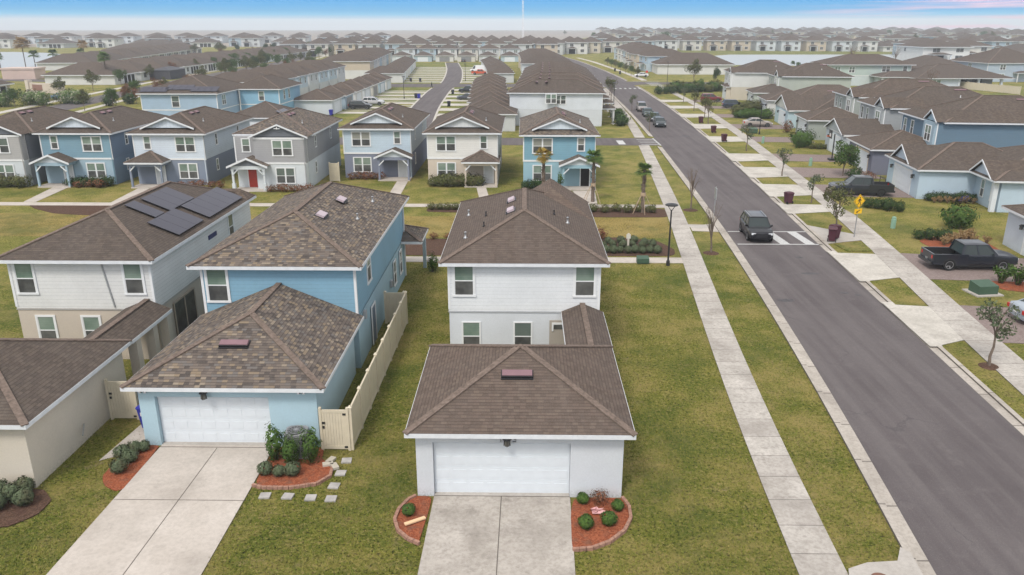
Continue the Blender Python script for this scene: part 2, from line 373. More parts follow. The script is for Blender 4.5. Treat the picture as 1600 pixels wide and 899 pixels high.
def copy_tree(o, loc, rz=None, label=None, group=None):
    kids = {}
    for x in list(COL.objects):
        if x.parent: kids.setdefault(x.parent, []).append(x)
    def rec(a, par):
        c = a.copy(); COL.objects.link(c); c.parent = par
        for ch in kids.get(a, []): rec(ch, c)
        return c
    r = rec(o, None); r.location = loc
    if rz is not None: r.rotation_euler = (0, 0, rz)
    if label: r['label'] = label
    if group: r['group'] = group
    return r
def interp(tab, y):
    if y <= tab[0][0]: a, b = tab[0], tab[1]
    elif y >= tab[-1][0]: a, b = tab[-2], tab[-1]
    else:
        for a, b in zip(tab, tab[1:]):
            if a[0] <= y <= b[0]: break
    return a[1]+(b[1]-a[1])*(y-a[0])/(b[0]-a[0])
def smooth_tab(tab, step=4.):
    ys = []; y = tab[0][0]
    while y < tab[-1][0]: ys.append(y); y += step
    ys.append(tab[-1][0])
    v = [interp(tab, y) for y in ys]
    for _ in range(8): v = [v[0]]+[(v[i-1]+2*v[i]+v[i+1])/4 for i in range(1, len(v)-1)]+[v[-1]]
    return list(zip(ys, v))
def strip(name, left, right, y0, y1, z, mat, step=2., thick=0, kind='structure'):
    """ribbon following two X(Y) edges, UV v runs along it in metres"""
    n = max(1, int((y1-y0)/step)); ys = [y0+(y1-y0)*i/n for i in range(n+1)]
    mb = MB()
    P = [(left(y), y, z) for y in ys]; Q = [(right(y), y, z) for y in ys]
    mb.add(P+Q, [(i, n+1+i, n+2+i, i+1) for i in range(n)])
    me = mb.mesh(name, mat, uv=False)
    lay = me.uv_layers.new(name='UVMap')
    for p in me.polygons:
        for li in p.loop_indices:
            co = me.vertices[me.loops[li].vertex_index].co
            lay.data[li].uv = (co.x, co.y)
    if thick:
        mb = MB()
        for E, sgn in ((P, 1), (Q, -1)):
            b = [(x, y, z-thick) for x, y, _ in E]
            mb.add(E+b, [(i, i+1, n+2+i, n+1+i) if sgn < 0 else (i, n+1+i, n+2+i, i+1) for i in range(n)])
        m2 = mb.mesh(name, mat, uv=False)
        import bmesh
        bm = bmesh.new(); bm.from_mesh(me); bm.from_mesh(m2); bm.to_mesh(me); bm.free()
    o = link(name, me); return struct(o, kind)
def slab(name, pts, z, mat, thick=.03, kind='structure'):
    if kind == 'stuff':                                   # planted beds get soft, slightly wandering edges
        rr = random.Random(len(pts)*7+int(pts[0][0]*10))
        for it in range(3):
            q = []
            for i in range(len(pts)):
                a, b = pts[i], pts[(i+1)%len(pts)]; w1, w2 = (.12, .88) if it == 0 else (.25, .75)
                for w_ in (w1, w2): q.append((a[0]+(b[0]-a[0])*w_+(rr.uniform(-.025,.025) if it == 1 else 0), a[1]+(b[1]-a[1])*w_+(rr.uniform(-.025,.025) if it == 1 else 0)))
            pts = q
    return struct(MB().prism(pts, z-thick, z).build(name, mat), kind)
# ------------------------------------------------------------------ ground, water, roads
TL = smooth_tab([(5,7.9),(20,8.5),(31,9.2),(54,11.45),(67,12.8),(90,14.6),(109,16.1),(140,18.0),(178,19.3),(215,20.2),(222,20.4)])
TC = smooth_tab([(5,11.1),(20,12.75),(27,13.8),(38,14.85),(48,15.7),(57,16.45),(76,17.6),(94,18.5),(110,19.4),(152,20.9),(215,22.3),(260,22.9),(308,22.0),(386,18.0),(450,12)])
TR = smooth_tab([(5,19.2),(29,20.84),(36,21.3),(48,22.2),(57,22.8),(67,23.6),(83,24.9),(105,26.6),(128,28.1),(164,30.0),(215,31.2),(260,31.2),(308,29.8),(386,26.0),(450,20)])
TS = smooth_tab([(5,20.6),(35,23.1),(44,24.5),(54,25.9),(65,27.5),(84,29.5),(103,31.1),(117,32.6),(143,34.4),(162,35.7),(184,36.6),(226,37.4)])
sL = lambda y: interp(TL, y); cL = lambda y: interp(TC, y); cR = lambda y: interp(TR, y); sR = lambda y: interp(TS, y)

struct(MB().poly([(-2590,-110,0),(2590,-110,0),(2590,2890,0),(-2590,2890,0)]).build('ground', GRASS, uv=False))
# roads
struct(MB().poly([(-52,148,.004),(-6,148,.004),(-14,372,.004),(-62,372,.004)]).build('alley_lawn', GRASSG, uv=False))
struct(MB().poly([(26,60,.004),(44,60,.004),(60,205,.004),(32,205,.004)]).build('street_lawn', GRASSG, uv=False)) if False else None
strip('main_road', cL, cR, -10, 450, .008, ASP)
def poly(name, pts, z, mat, kind='structure'): return struct(MB().poly([(x,y,z) for x,y in pts]).build(name, mat), kind)
poly('alley_road', [(-75,112.2),(cL(112)+.3,112),(cL(120)+.3,119.6),(-75,120)], .012, ASP)
TA = smooth_tab([(119,-17.5),(166,-20.6),(214,-22.4),(236,-21.4),(270,-23.5),(313,-26.9),(383,-34.5)])
aC = lambda y: interp(TA, y)
strip('rear_alley_road', lambda y: aC(y)-2.9, lambda y: aC(y)+2.6, 119, 372, .016, ASP)
strip('alley_kerb', lambda y: aC(y)-3.3, lambda y: aC(y)-2.9, 121, 219, .05, CONP, thick=.05)
strip('alley_kerb', lambda y: aC(y)+2.6, lambda y: aC(y)+3.0, 121, 219, .05, CONP, thick=.05)
strip('alley_kerb', lambda y: aC(y)-3.3, lambda y: aC(y)-2.9, 238, 372, .05, CONP, thick=.05)
strip('alley_kerb', lambda y: aC(y)+2.6, lambda y: aC(y)+3.0, 238, 372, .05, CONP, thick=.05)
poly('cross_road', [(-75,222),(30,222),(30,235.5),(-75,235)], .02, ASP)
poly('cross_road', [(30,228),(34,233),(110,238),(110,246),(40,243),(30,246)], .02, ASP)
PB = smooth_tab([(140,-93),(169,-97),(202,-101),(237,-104.5),(262,-107),(331,-110),(420,-114),(560,-132)])
pC = lambda y: interp(PB, y)
strip('parkway_road', lambda y: pC(y)-3.6, lambda y: pC(y)+3.6, 140, 560, .01, ASP)
strip('parkway_path', lambda y: pC(y)-8.6, lambda y: pC(y)-6.6, 150, 560, .03, CONP, thick=.03)
strip('parkway_path', lambda y: pC(y)+6.2, lambda y: pC(y)+7.8, 140, 560, .03, CONP, thick=.03)
poly('side_road', [(-220,262),(-112,232),(-112,241),(-220,272)], .014, ASP)
# kerbs and gutters of the main road
def kerb(f, s, y0, y1):
    strip('gutter', lambda y: f(y)-(.42 if s<0 else 0), lambda y: f(y)+(.42 if s>0 else 0), y0, y1, .014, CURB)
    strip('kerb', lambda y: f(y)-(.66 if s<0 else -.42), lambda y: f(y)+(.66 if s>0 else -.42), y0, y1, .10, CURB, thick=.1)
kerb(cL, -1, -5, 110.5); kerb(cL, -1, 121.5, 219); kerb(cL, -1, 238, 440)
kerb(cR, 1, -5, 226); kerb(cR, 1, 249, 440)
# pavements
strip('sidewalk', sL, lambda y: sL(y)+1.52, -5, 112, .04, CONW, thick=.04)
strip('sidewalk', sL, lambda y: sL(y)+1.55, 120, 220, .04, CONW, thick=.04)
strip('sidewalk', sR, lambda y: sR(y)+(1.9 if y < 70 else 1.6), -5, 226, .04, CONW, thick=.04)
strip('sidewalk', lambda y: cR(y)+5.0, lambda y: cR(y)+6.8, 250, 430, .04, CONP, thick=.04)
strip('sidewalk', lambda y: cL(y)-5.0, lambda y: cL(y)-3.4, 238, 430, .04, CONP, thick=.04)
# mews between the two rows: near path, far path, dry lawn, beds
slab('mews_path', [(-60,53.9),(sL(54.2)+.02,53.9),(sL(55.3)+.02,55.25),(-60,55.25)], .035, CONN)
slab('mews_path', [(-75,72.0),(sL(72.5),71.9),(sL(73.2),73.1),(-75,73.4)], .035, CONN)
slab('kerb_ramp', [(sL(64.6)+1.5,63.2),(cL(63.2)-.66,62.9),(cL(65.6)-.66,65.6),(sL(66)+1.5,65.0)], .037, CONN)
poly('dormant_lawn', [(-60,60.6),(sL(60.8)-.1,60.9),(sL(67.6)-.1,67.8),(-60,69.0)], .006, GRASSY)
for nm, pts, m in (('mulch_bed', [(-10,55.6),(-5.2,55.6),(-5.2,60.4),(-10.2,60.4)], MUL), ('mulch_bed', [(4.2,55.6),(11.2,55.7),(11.5,57.5),(10.6,60.0),(8,61.0),(4.2,60.9)], MUL),
    ('mulch_bed', [(4.5,68.0),(12.6,68.0),(13.1,69),(13.2,71.6),(4.5,71.6)], MUL), ('mulch_bed', [(-9,69.9),(-4.2,69.6),(-4.2,71.7),(-9,71.7)], MUL),
    ('mulch_bed', [(-48.2,73.4),(-40.3,73.0),(-34,70.6),(-34,69.6),(-39,68.0),(-42.5,68.6),(-45.6,70.6)], MUL)):
    slab(nm, pts, .03, m, kind='stuff')
# ------------------------------------------------------------------ houses
SL = .418
WC = {}
def window_meshes(kind, w_, h_):
    k = (kind, w_, h_)
    if k in WC: return WC[k]
    f = MB(); p = MB(); t = .10; n = {'s':1, 'd':2}[kind[0]]; sw = w_/n
    stu = len(kind) > 1                                   # recessed-looking plain frame on stucco
    tt = .05 if stu else t
    f.box(-w_/2-tt, w_/2+tt, -.05, 0, h_, h_+tt); f.box(-w_/2-tt-.02, w_/2+tt+.02, -.07, 0, -tt, 0)
    f.box(-w_/2-tt, -w_/2, -.05, 0, 0, h_); f.box(w_/2, w_/2+tt, -.05, 0, 0, h_)
    for i in range(n):
        x0 = -w_/2+i*sw
        if i: f.box(x0-.05, x0+.05, -.045, 0, 0, h_)
        a, b = x0+(.05 if i else 0), x0+sw-(.05 if i < n-1 else 0)
        f.box(a, b, -.042, 0, h_*.49-.025, h_*.49+.025); f.box(a, a+.03, -.035, 0, .0, h_); f.box(b-.03, b, -.035, 0, 0, h_)
        p.box(a+.03, b-.03, -.02, -.003, h_*.49+.025, h_-.01, 0); p.box(a+.03, b-.03, -.022, -.003, .01, h_*.49-.025, 1)
    WC[k] = (f.mesh('window', WHT, uv=False), p.mesh('pane', [GLA, SCR], uv=False)); return WC[k]
FACE = {'S': 0, 'E': math.pi/2, 'N': math.pi, 'W': -math.pi/2}
_door = {}
def garage_door_mesh(w_, h_):
    k = ('g', w_, h_)
    if k not in _door:
        m = MB(); nx = 8 if w_ > 4 else 4; m.box(-w_/2, w_/2, -.02, 0, 0, h_)
        for r in range(4):
            z0 = r*h_/4+.012; z1 = (r+1)*h_/4-.012
            m.box(-w_/2+.01, w_/2-.01, -.03, -.02, z0, z1)
            for c in range(nx):
                a = -w_/2+(c+.12)*w_/nx; b = -w_/2+(c+.88)*w_/nx
                m.box(a, b, -.042, -.03, z0+.1, z1-.1)
        _door[k] = m.mesh('garage_door', GDR, uv=False)
    return _door[k]
def door_mesh(w_, h_, mat, key):
    k = ('d', w_, h_, key)
    if k not in _door:
        m = MB(); m.box(-w_/2, w_/2, -.03, 0, 0, h_, 0)
        for a, b in ((.12,.45),(.55,.9)):
            for x0, x1 in ((-.38,-.06),(.06,.38)): m.box(x0*w_, x1*w_, -.04, -.03, a*h_, b*h_, 0)
        m.box(-w_/2-.1, -w_/2, -.05, 0, 0, h_+.1, 1); m.box(w_/2, w_/2+.1, -.05, 0, 0, h_+.1, 1); m.box(-w_/2, w_/2, -.05, 0, h_, h_+.1, 1)
        _door[k] = m.mesh('door', [mat, WHT], uv=False)
    return _door[k]
def hip_geo(m, x0, x1, y0, y1, ze, sl=SL, ends='hh', mi=0):
    """roof surfaces over a rectangle; ends = (low end, high end) along the ridge, h hip / g gable. returns ridge ends"""
    W, D = x1-x0, y1-y0; swap = W > D
    if swap: x0, x1, y0, y1 = y0, y1, x0, x1; W, D = D, W
    T = (lambda p: (p[1], p[0], p[2])) if swap else (lambda p: p)
    zr = ze+sl*W/2; cx = (x0+x1)/2
    a = (cx, y0+(W/2 if ends[0]=='h' else 0), zr); b = (cx, y1-(W/2 if ends[1]=='h' else 0), zr)
    if b[1]-a[1] < .02: b = (cx, a[1]+.02, zr)
    A,B,C,Dd = (x0,y0,ze),(x1,y0,ze),(x1,y1,ze),(x0,y1,ze)
    F = [[B,C,b,a],[Dd,A,a,b]]
    if ends[0]=='h': F.append([A,B,a])
    if ends[1]=='h': F.append([C,Dd,b])
    for f in F:
        q = [T(p) for p in f]
        if swap: q = q[::-1]
        m.poly(q, mi)
    return T(a), T(b), [T(p) for p in (A,B,C,Dd)]
class House:
    def __init__(s, label, loc, rz=0, lod=0, sh=None, group=None, name='house', cat='house'):
        s.r = thing(name, label, cat, loc, rz, group); s.lod = lod; s.sh = sh or SH_M
    def wall(s, x0, x1, y0, y1, z0, z1, col, kind='u', name='wall'):
        return MB().box(x0, x1, y0, y1, z0, z1).build(name, {'u': SID, 'l': STU, 'b': BAT}[kind], s.r, col=col)
    def two(s, x0, x1, y0, y1, ze, cu, cl, band=2.75, ku='u', bt=True):
        s.wall(x0+.02, x1-.02, y0+.02, y1-.02, 0, band, cl, 'l', 'lower_wall'); s.wall(x0, x1, y0, y1, band, ze-.12, cu, ku, 'upper_wall')
        if s.lod < 2:
            t = MB(); e = (.10 if bt else -.03); t.box(x0-.025, x1+.025, y0-.025, y0, band-.06, band+e); t.box(x1, x1+.025, y0, y1, band-.06, band+e)
            t.box(x0-.025, x0, y0, y1, band-.06, band+e); t.build('band_trim', WHT if bt else SID, s.r, uv=False, col=cu)
            s.corners(x0, x1, y0, y1, band+.1, ze-.15)
    def corners(s, x0, x1, y0, y1, z0, z1, which='ab'):
        for x, dx in ((x0, -1), (x1, 1)):
            t = MB(); a, b = (x-.02, x+.1) if dx < 0 else (x-.1, x+.02)
            t.box(a, b, y0-.03, y0+.09, z0, z1); t.build('corner_trim', WHT, s.r, uv=False)
    def roof(s, x0, x1, y0, y1, ze, sl=SL, ends='hh', name='roof', caps=True, fz=.17):
        m = MB(); a, b, cs = hip_geo(m, x0, x1, y0, y1, ze, sl, ends)
        if s.lod < 2 and caps:
            up = .03
            def cap(p, q):
                p = Vector(p)+Vector((0,0,up*.2)); q = Vector(q)+Vector((0,0,up*.2))
                m.bar(p, q, .26, .05, 1)
            cap(a, b)
            sw = (x1-x0) > (y1-y0)
            A,B,C,Dd = cs
            if ends[0]=='h': cap(A, a); cap(B, a)
            if ends[1]=='h': cap(C, b); cap(Dd, b)
        m.build(name, [s.sh, CAPM], s.r)
        f = MB(); o = .02
        f.box(x0-o, x1+o, y0-o, y1+o, ze-fz, ze-.012)
        f.build('fascia' if name == 'roof' else 'porch_fascia', FAS, s.r, uv=False)
        return a, b
    def gable_front(s, cx, y, wd, ze, depth, col, sl=SL, kind='b', name='gable', rake=.16):
        """small decorative gable facing local -Y: triangle face, white rakes, roof running back"""
        h = sl*wd/2; x0, x1 = cx-wd/2, cx+wd/2
        MB().add([(x0+.25,y,ze),(x1-.25,y,ze),(cx,y,ze+h-.25*sl),(x0+.25,y+.3,ze),(x1-.25,y+.3,ze),(cx,y+.3,ze+h-.25*sl)], [(0,1,2),(3,5,4),(0,3,4,1),(1,4,5,2),(0,2,5,3)]).build(name, {'b': BAT, 'u': SID, 'l': STU}[kind], s.r, col=col)
        yf = y-.3; m = MB()
        m.add([(x0,yf,ze),(cx,yf,ze+h),(cx,y+depth,ze+h),(x0,y+depth,ze)], [(0,3,2,1)]); m.add([(x1,yf,ze),(cx,yf,ze+h),(cx,y+depth,ze+h),(x1,y+depth,ze)], [(0,1,2,3)])
        m.build('gable_roof', s.sh, s.r)
        t = MB()
        for xs in (x0, x1):
            d = 1 if xs == x0 else -1
            t.add([(xs-d*.05,yf-.03,ze-rake),(cx,yf-.03,ze+h-rake+.02),(cx,yf-.03,ze+h+.02),(xs-d*.05,yf-.03,ze),
                   (xs-d*.05,yf+.02,ze-rake),(cx,yf+.02,ze+h-rake+.02),(cx,yf+.02,ze+h+.02),(xs-d*.05,yf+.02,ze)], [(0,1,2,3),(4,7,6,5),(0,4,5,1),(1,5,6,2),(3,2,6,7),(0,3,7,4)])
        t.build('rake_trim', FAS, s.r, uv=False)
    def win(s, x, y, z, face='S', kind='s', w_=.9, h_=1.5):
        if s.lod >= 3:
            o = link('window', window_flat(w_*1.1, h_*1.05), s.r, loc=(x,y,z), rz=FACE[face]); return o
        f, p = window_meshes(kind, w_, h_)
        o = link('window', f, s.r, loc=(x,y,z), rz=FACE[face]); link('pane', p, o); return o
    def gdoor(s, x, y, w_=4.88, h_=2.13, face='S', z=.03):
        o = link('garage_door', garage_door_mesh(w_, h_), s.r, loc=(x,y,z), rz=FACE[face]); return o
    def door(s, x, y, z, face='S', mat=None, key='k', w_=.9, h_=2.05):
        return link('door', door_mesh(w_, h_, mat or DRK, key), s.r, loc=(x,y,z), rz=FACE[face])
    def vent(s, x, y, z, rz=0, w_=1.2, d_=.32, mat=None, slope=SL, name='roof_vent'):
        m = MB(); m.add([(-w_/2,-d_/2,0),(w_/2,-d_/2,0),(w_/2,d_/2,0),(-w_/2,d_/2,0),(-w_/2,-d_/2+.03,.13),(w_/2,-d_/2+.03,.13),(w_/2,d_/2-.03,.13),(-w_/2,d_/2-.03,.13)], [(0,3,2,1),(4,5,6,7),(0,1,5,4),(1,2,6,5),(2,3,7,6),(3,0,4,7)])
        m.box(-w_/2-.04, w_/2+.04, -d_/2-.08, d_/2+.06, -.01, .02, 1); m.box(-w_/2-.02, w_/2+.02, -d_/2-.02, -d_/2+.03, .01, .10, 1)
        o = m.build(name, [mat or VNT, BLK], s.r, uv=False); o.location = (x,y,z)
        o.rotation_euler = Matrix.Rotation(rz, 3, 'Z').to_4x4().to_3x3().__matmul__(Matrix.Rotation(math.atan(slope), 3, 'X')).to_euler(); return o
    def pipe(s, x, y, z, h=.3, mat=None, r=.05):
        o = MB().lathe([(r*2.2,-.02),(r*2,.05),(r,.09),(r,h),(r*1.25,h+.01),(r*1.2,h+.05)], 8).build('roof_pipe', mat or GAL, s.r, True, uv=False); o.location = (x,y,z); return o
    def post(s, x, y, z0, z1, w_=.2, col=None, base=True):
        m = MB(); m.box(x-w_/2, x+w_/2, y-w_/2, y+w_/2, z0, z1)
        if base: m.box(x-w_/2-.06, x+w_/2+.06, y-w_/2-.06, y+w_/2+.06, z0, z0+.75); m.box(x-w_/2-.04, x+w_/2+.04, y-w_/2-.04, y+w_/2+.04, z1-.16, z1)
        m.build('porch_post', STU, s.r, col=col or (.75,.76,.78))
    def brace(s, x, y, z, dx, col=(.78,.79,.8)):
        m = MB(); m.bar((x,y,z-.55), (x+dx*.55,y,z), .1, .1, up=(0,1,0)); m.build('porch_brace', STU, s.r, col=col)
    def spout(s, x, y, z0, z1, col=(.75,.76,.78)):
        m = MB(); m.box(x-.04, x+.04, y-.05, y+.03, z0, z1); m.bar((x,y,z0), (x,y-.35,z0-.06), .08, .06); m.build('downspout', STU, s.r, col=col)
_wf = {}
def window_flat(w_, h_):
    k = (round(w_,1), round(h_,1))
    if k not in _wf:
        m = MB(); m.box(-w_/2-.1, w_/2+.1, -.05, 0, -.1, h_+.1, 1); m.box(-w_/2, -.03, -.07, -.05, 0, h_, 0); m.box(.03, w_/2, -.07, -.05, 0, h_, 0)
        _wf[k] = m.mesh('window', [SCR, WHT], uv=False)
    return _wf[k]
def lamp_on(h, x, y, z, face='S'):
    m = MB(); m.box(-.06,.06,-.03,0,-.1,.1); m.box(-.03,.03,-.16,-.03,.05,.09)
    m.lathe([(.03,.10),(.15,.02),(.17,-.03),(.10,-.03)], 8, c=(0,-.2,0)); m.lathe([(.09,-.03),(.11,-.28),(.05,-.31)], 8, 1, c=(0,-.2,0)); [m.tube((.1*math.cos(a_),-.2+.1*math.sin(a_),-.03),(.12*math.cos(a_),-.2+.12*math.sin(a_),-.29),.012,n=4) for a_ in (0,1.57,3.14,4.71)]
    o = m.build('wall_lamp', [BLK, plain('lamp_glass', (.10,.095,.085), .2, .5)], h.r, uv=False); o.location = (x,y,z); o.rotation_euler = (0,0,FACE[face]); return o
def flood(h, x, y, z):
    m = MB(); m.box(-.1,.1,-.03,0,-.06,.06); m.bar((-.06,-.03,0),(-.1,-.16,-.05),.12,.09); m.bar((.06,-.03,0),(.1,-.16,-.05),.12,.09)
    m.box(-.15,-.05,-.17,-.155,-.1,-.01,1); m.box(.05,.15,-.17,-.155,-.1,-.01,1)
    o = m.build('flood_light', [BLK, plain('lamp_lens', (.8,.8,.82), .3, .4)], h.r, uv=False); o.location = (x,y,z); return o

# --- the pale grey corner house in front
PG_U, PG_L = (.77,.79,.80), (.64,.67,.70)
h = House('pale grey two-storey corner house with white garage door between two small red mulch beds', (0,0,0), sh=SH_M)
h.two(-3.7, 3.75, 36.35, 49.4, 5.35, PG_U, PG_L, bt=False)
h.roof(-4.08, 4.13, 35.95, 49.8, 5.35)
h.gable_front(1.7, 45.6, 3.2, 5.75, 0, (.6,.64,.7)) if False else None
mm_ = MB(); hip_geo(mm_, -.7, 4.1, 44.4, 49.85, 5.40, .62, 'hg'); mm_.build('front_gable_roof', SH_M, h.r)
g_ = MB(); g_.add([(-.5,49.6,5.4),(3.9,49.6,5.4),(1.7,49.6,6.75)], [(0,1,2)]); g_.build('front_gable', BAT, h.r, col=PG_U)
for x, z, k in ((-2.92,3.62,'s'),(3.0,3.62,'s')): h.win(x, 36.35, z, 'S', 's', .93, 1.48)
for x in (-2.6,-.02): h.win(x, 36.37, .72, 'S', 'sx', .86, 1.42)
h.win(3.75, 40.5, 3.7, 'E', 's', .7, 1.4); h.win(3.73, 45, 1.0, 'E', 's', .9, 1.4); h.win(-3.7, 42, 3.7, 'W', 's', .8, 1.4); h.win(-3.68, 46, 1.0, 'W', 's', .8, 1.4)
# garage and breezeway
h.wall(-3.8, 3.57, 24.64, 31.5, 0, 2.62, PG_L, 'l', 'garage_wall')
fw = MB(); fw.box(-3.8,-3.2,24.42,24.64,0,2.62); fw.box(1.70,3.57,24.42,24.64,0,2.62); fw.box(-3.2,1.70,24.42,24.64,2.2,2.62); fw.build('front_wall', STU, h.r, col=PG_L)
h.roof(-4.1, 3.9, 24.0, 31.9, 2.78, name='roof', caps=True)
rd = MB(); rd.box(-3.2, 1.72, 24.30, 24.40, .03, 2.2); 
# door recess: a shadowed jamb frame standing just in front of the wall

h.gdoor(-.75, 24.638, 4.88, 2.16)
lamp_on(h, -.55, 24.42, 2.50)
def digit(ch, x):
    m = MB(); S = {'1': [((0,0),(0,1))], '3': [((-.3,1),(.3,1)),((-.1,.52),(.3,.52)),((-.3,0),(.3,0)),((.3,0),(.3,1))]}[ch]
    for a, b in S: m.bar((a[0]*.2,0,a[1]*.2), (b[0]*.2,0,b[1]*.2), .012, .035, up=(0,1,0))
    o = m.build('house_number', BLK, h.r, uv=False); o.location = (x, 24.405, 2.26)
digit('1', -.78); digit('3', -.30)
wg = MB(); A = [(1.9,36.3),(3.92,36.3)]; x0, x1, xc = 1.88, 3.93, 2.905; zr = 2.77+SL*(x1-xc)
wg.add([(x0,31.9,2.77),(xc,30.85,zr),(xc,36.33,zr),(x0,36.33,2.77)], [(0,3,2,1)]); wg.add([(x1,31.9,2.77),(xc,30.85,zr),(xc,36.33,zr),(x1,36.33,2.77)], [(0,1,2,3)])
wg.bar((xc,30.9,zr+.01),(xc,36.33,zr+.01),.26,.05,1); wg.build('breezeway_roof', [SH_M, CAPM], h.r)
f = MB(); f.box(1.86,3.95,31.93,36.33,2.61,2.758); f.build('breezeway_fascia', FAS, h.r, uv=False)
h.wall(3.4,3.6,31.5,36.33,0,2.61,PG_L,'l','breezeway_wall')
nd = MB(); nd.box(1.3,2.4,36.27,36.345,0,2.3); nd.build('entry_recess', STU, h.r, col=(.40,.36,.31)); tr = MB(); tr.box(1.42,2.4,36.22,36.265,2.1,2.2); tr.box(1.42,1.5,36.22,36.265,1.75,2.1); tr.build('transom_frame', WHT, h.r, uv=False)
tr = MB(); tr.box(1.5,2.4,36.25,36.265,1.85,2.1); tr.build('transom_pane', SCR, h.r, uv=False)
h.vent(-.22, 26.55, 3.86, 0, 1.12, .34)
# vents and pipes on the upper roof (left plane rises to x=0.02)
def zl(x, x0, z0=5.35): return z0+SL*abs(x-x0)
for y_ in (41.0, 43.6): h.vent(-.7, y_, zl(-.7,-4.08)+.02, -math.pi/2, .78, .42, VNTL)
for x_, y_ in ((-3.2,44.3),(-3.0,38.9)): h.pipe(x_, y_, zl(x_,-4.08))
for x_, y_ in ((-2.1,42.3),(-2.1,39.9)): h.pipe(x_, y_, zl(x_,-4.08), .22, BLK, .035)
h.pipe(2.35, 41.0, zl(2.35,4.13)); h.pipe(1.65,41.8,zl(1.65,4.13),.22,BLK,.035)
m_ = MB(); m_.box(-3.85,-3.8,27.3,27.5,1.9,2.15); m_.build('meter_box', FAS, h.r, uv=False)

# --- the sky blue house
BU, BL = (.165,.36,.53), (.27,.50,.62)
h = House('sky blue two-storey house with mixed tan shingles and a two-car garage in front', (0,0,0), sh=SH_B)
h.two(-15.5, -8.05, 35.5, 50.8, 5.4, (.225,.41,.535), (.36,.52,.60), bt=False)
h.roof(-15.95, -7.68, 35.1, 51.2, 5.4)
h.win(-14.75, 35.5, 3.55, 'S', 's', .95, 1.6)
h.win(-8.05, 38.6, 3.6, 'E', 's', .85, 1.6); h.win(-8.03, 46.3, .9, 'E', 's', .75, 1.4); h.win(-8.03, 48.7, .9, 'E', 's', .75, 1.4)
h.door(-8.02, 39.0, .0, 'E', plain('door_slate', (.16,.2,.25), .5, .3), 'slate')
e = MB(); e.box(-8.05,-7.7,50.8,51.0,2.4,2.6); 
for y_ in (40.2, 44.0): h.vent(-10.7 if y_ < 42 else -10.5, y_, 5.4+SL*(abs(-10.7+7.68))+.02, math.pi/2, .8, .5, VNTL)
h.pipe(-9.2,42.0,5.4+SL*1.5); h.pipe(-9.2,46.5,5.4+SL*1.5)
for y_, z_ in ((44.6,1.2),(36.6,2.2)):
    m_ = MB(); m_.box(-8.04,-7.9,y_,y_+.3,z_,z_+.4); m_.build('meter_box', plain('meter_grey', (.35,.36,.37), .5, .3), h.r, uv=False)
m_ = MB(); m_.box(-8.03,-7.95,50.4,50.5,.1,5.2); m_.build('downspout', FAS, h.r, uv=False)
# front porch corner seen beyond the side wall
h.roof(-9.6, -6.7, 49.4, 53.0, 2.75, name='porch_roof'); h.post(-6.95, 52.6, 0, 2.6, .22, (.45,.55,.62), False)
# garage
h.wall(-15.32, -8.2, 28.1, 34.9, 0, 2.66, (.43,.59,.665), 'l', 'garage_wall')
fw = MB(); fw.box(-15.32,-14.68,27.85,28.1,0,2.66); fw.box(-10.12,-8.2,27.85,28.1,0,2.66); fw.box(-14.68,-10.12,27.85,28.1,2.2,2.66); fw.build('front_wall', STU, h.r, col=(.43,.59,.665))
h.roof(-15.72, -7.78, 27.42, 35.46, 2.8, ends='hg', name='roof')
h.gdoor(-12.4, 28.098, 4.54, 2.16)

h.vent(-11.9, 29.6, 3.74, 0, 1.15, .34); lamp_on(h, -12.6, 27.85, 2.5); flood(h, -15.05, 27.85, 2.52); flood(h, -8.75, 27.85, 2.52)

# --- the white and beige house with solar panels, plus its garage at the left edge
LU, LL = (.72,.72,.70), (.56,.49,.41)
h = House('white and beige house with solar panels on its brown roof and a cream garage', (0,0,0), sh=SH_L)
h.two(-25.4, -18.35, 36.4, 51.0, 5.4, LU, LL, bt=False)
h.roof(-25.85, -18.0, 35.95, 51.4, 5.4)
mm_ = MB(); hip_geo(mm_, -21.2, -17.98, 49.75, 51.35, 5.42, .75, 'hh'); mm_.build('side_gable_roof', SH_L, h.r)
h.win(-24.65, 36.4, 3.6, 'S', 's', .88, 1.5); h.win(-19.25, 36.4, 3.6, 'S', 's', .88, 1.5)
h.win(-24.05, 36.42, .9, 'S', 's', .82, 1.4); h.win(-21.75, 36.42, .9, 'S', 's', .82, 1.4)
h.win(-18.35, 47.3, 3.6, 'E', 's', .75, 1.4)
sp = MB(); sp.bar((-20.75,36.36,5.25),(-20.4,36.36,2.85),.06,.05,up=(0,1,0)); sp.build('cable_conduit', GAL, h.r, uv=False)
nz_ = MB(); nz_.box(-18.36,-18.3,43.7,44.9,4.35,4.6); nz_.build('inverter_box', plain('navy_box',(.03,.035,.12),.5,.3), h.r, uv=False)
# covered side porch: screened openings as flat sheets, the shade inside put into their colour
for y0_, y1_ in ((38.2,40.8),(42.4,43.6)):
    m_ = MB(); m_.box(-18.38,-18.31,y0_,y1_,0,2.35); m_.build('porch_opening', plain('shaded_screen', (.05,.048,.042), .3, .4, var=.6, sc_=2.5), h.r, uv=False)
    m_ = MB(); [m_.box(-18.33,-18.27,a_-.04,a_+.04,0,2.4) for a_ in (y0_,(y0_+y1_)/2,y1_)]; m_.box(-18.33,-18.27,y0_,y1_,2.35,2.45); m_.build('opening_frame', plain('tan_frame', (.34,.29,.23), .6, .2), h.r, uv=False)
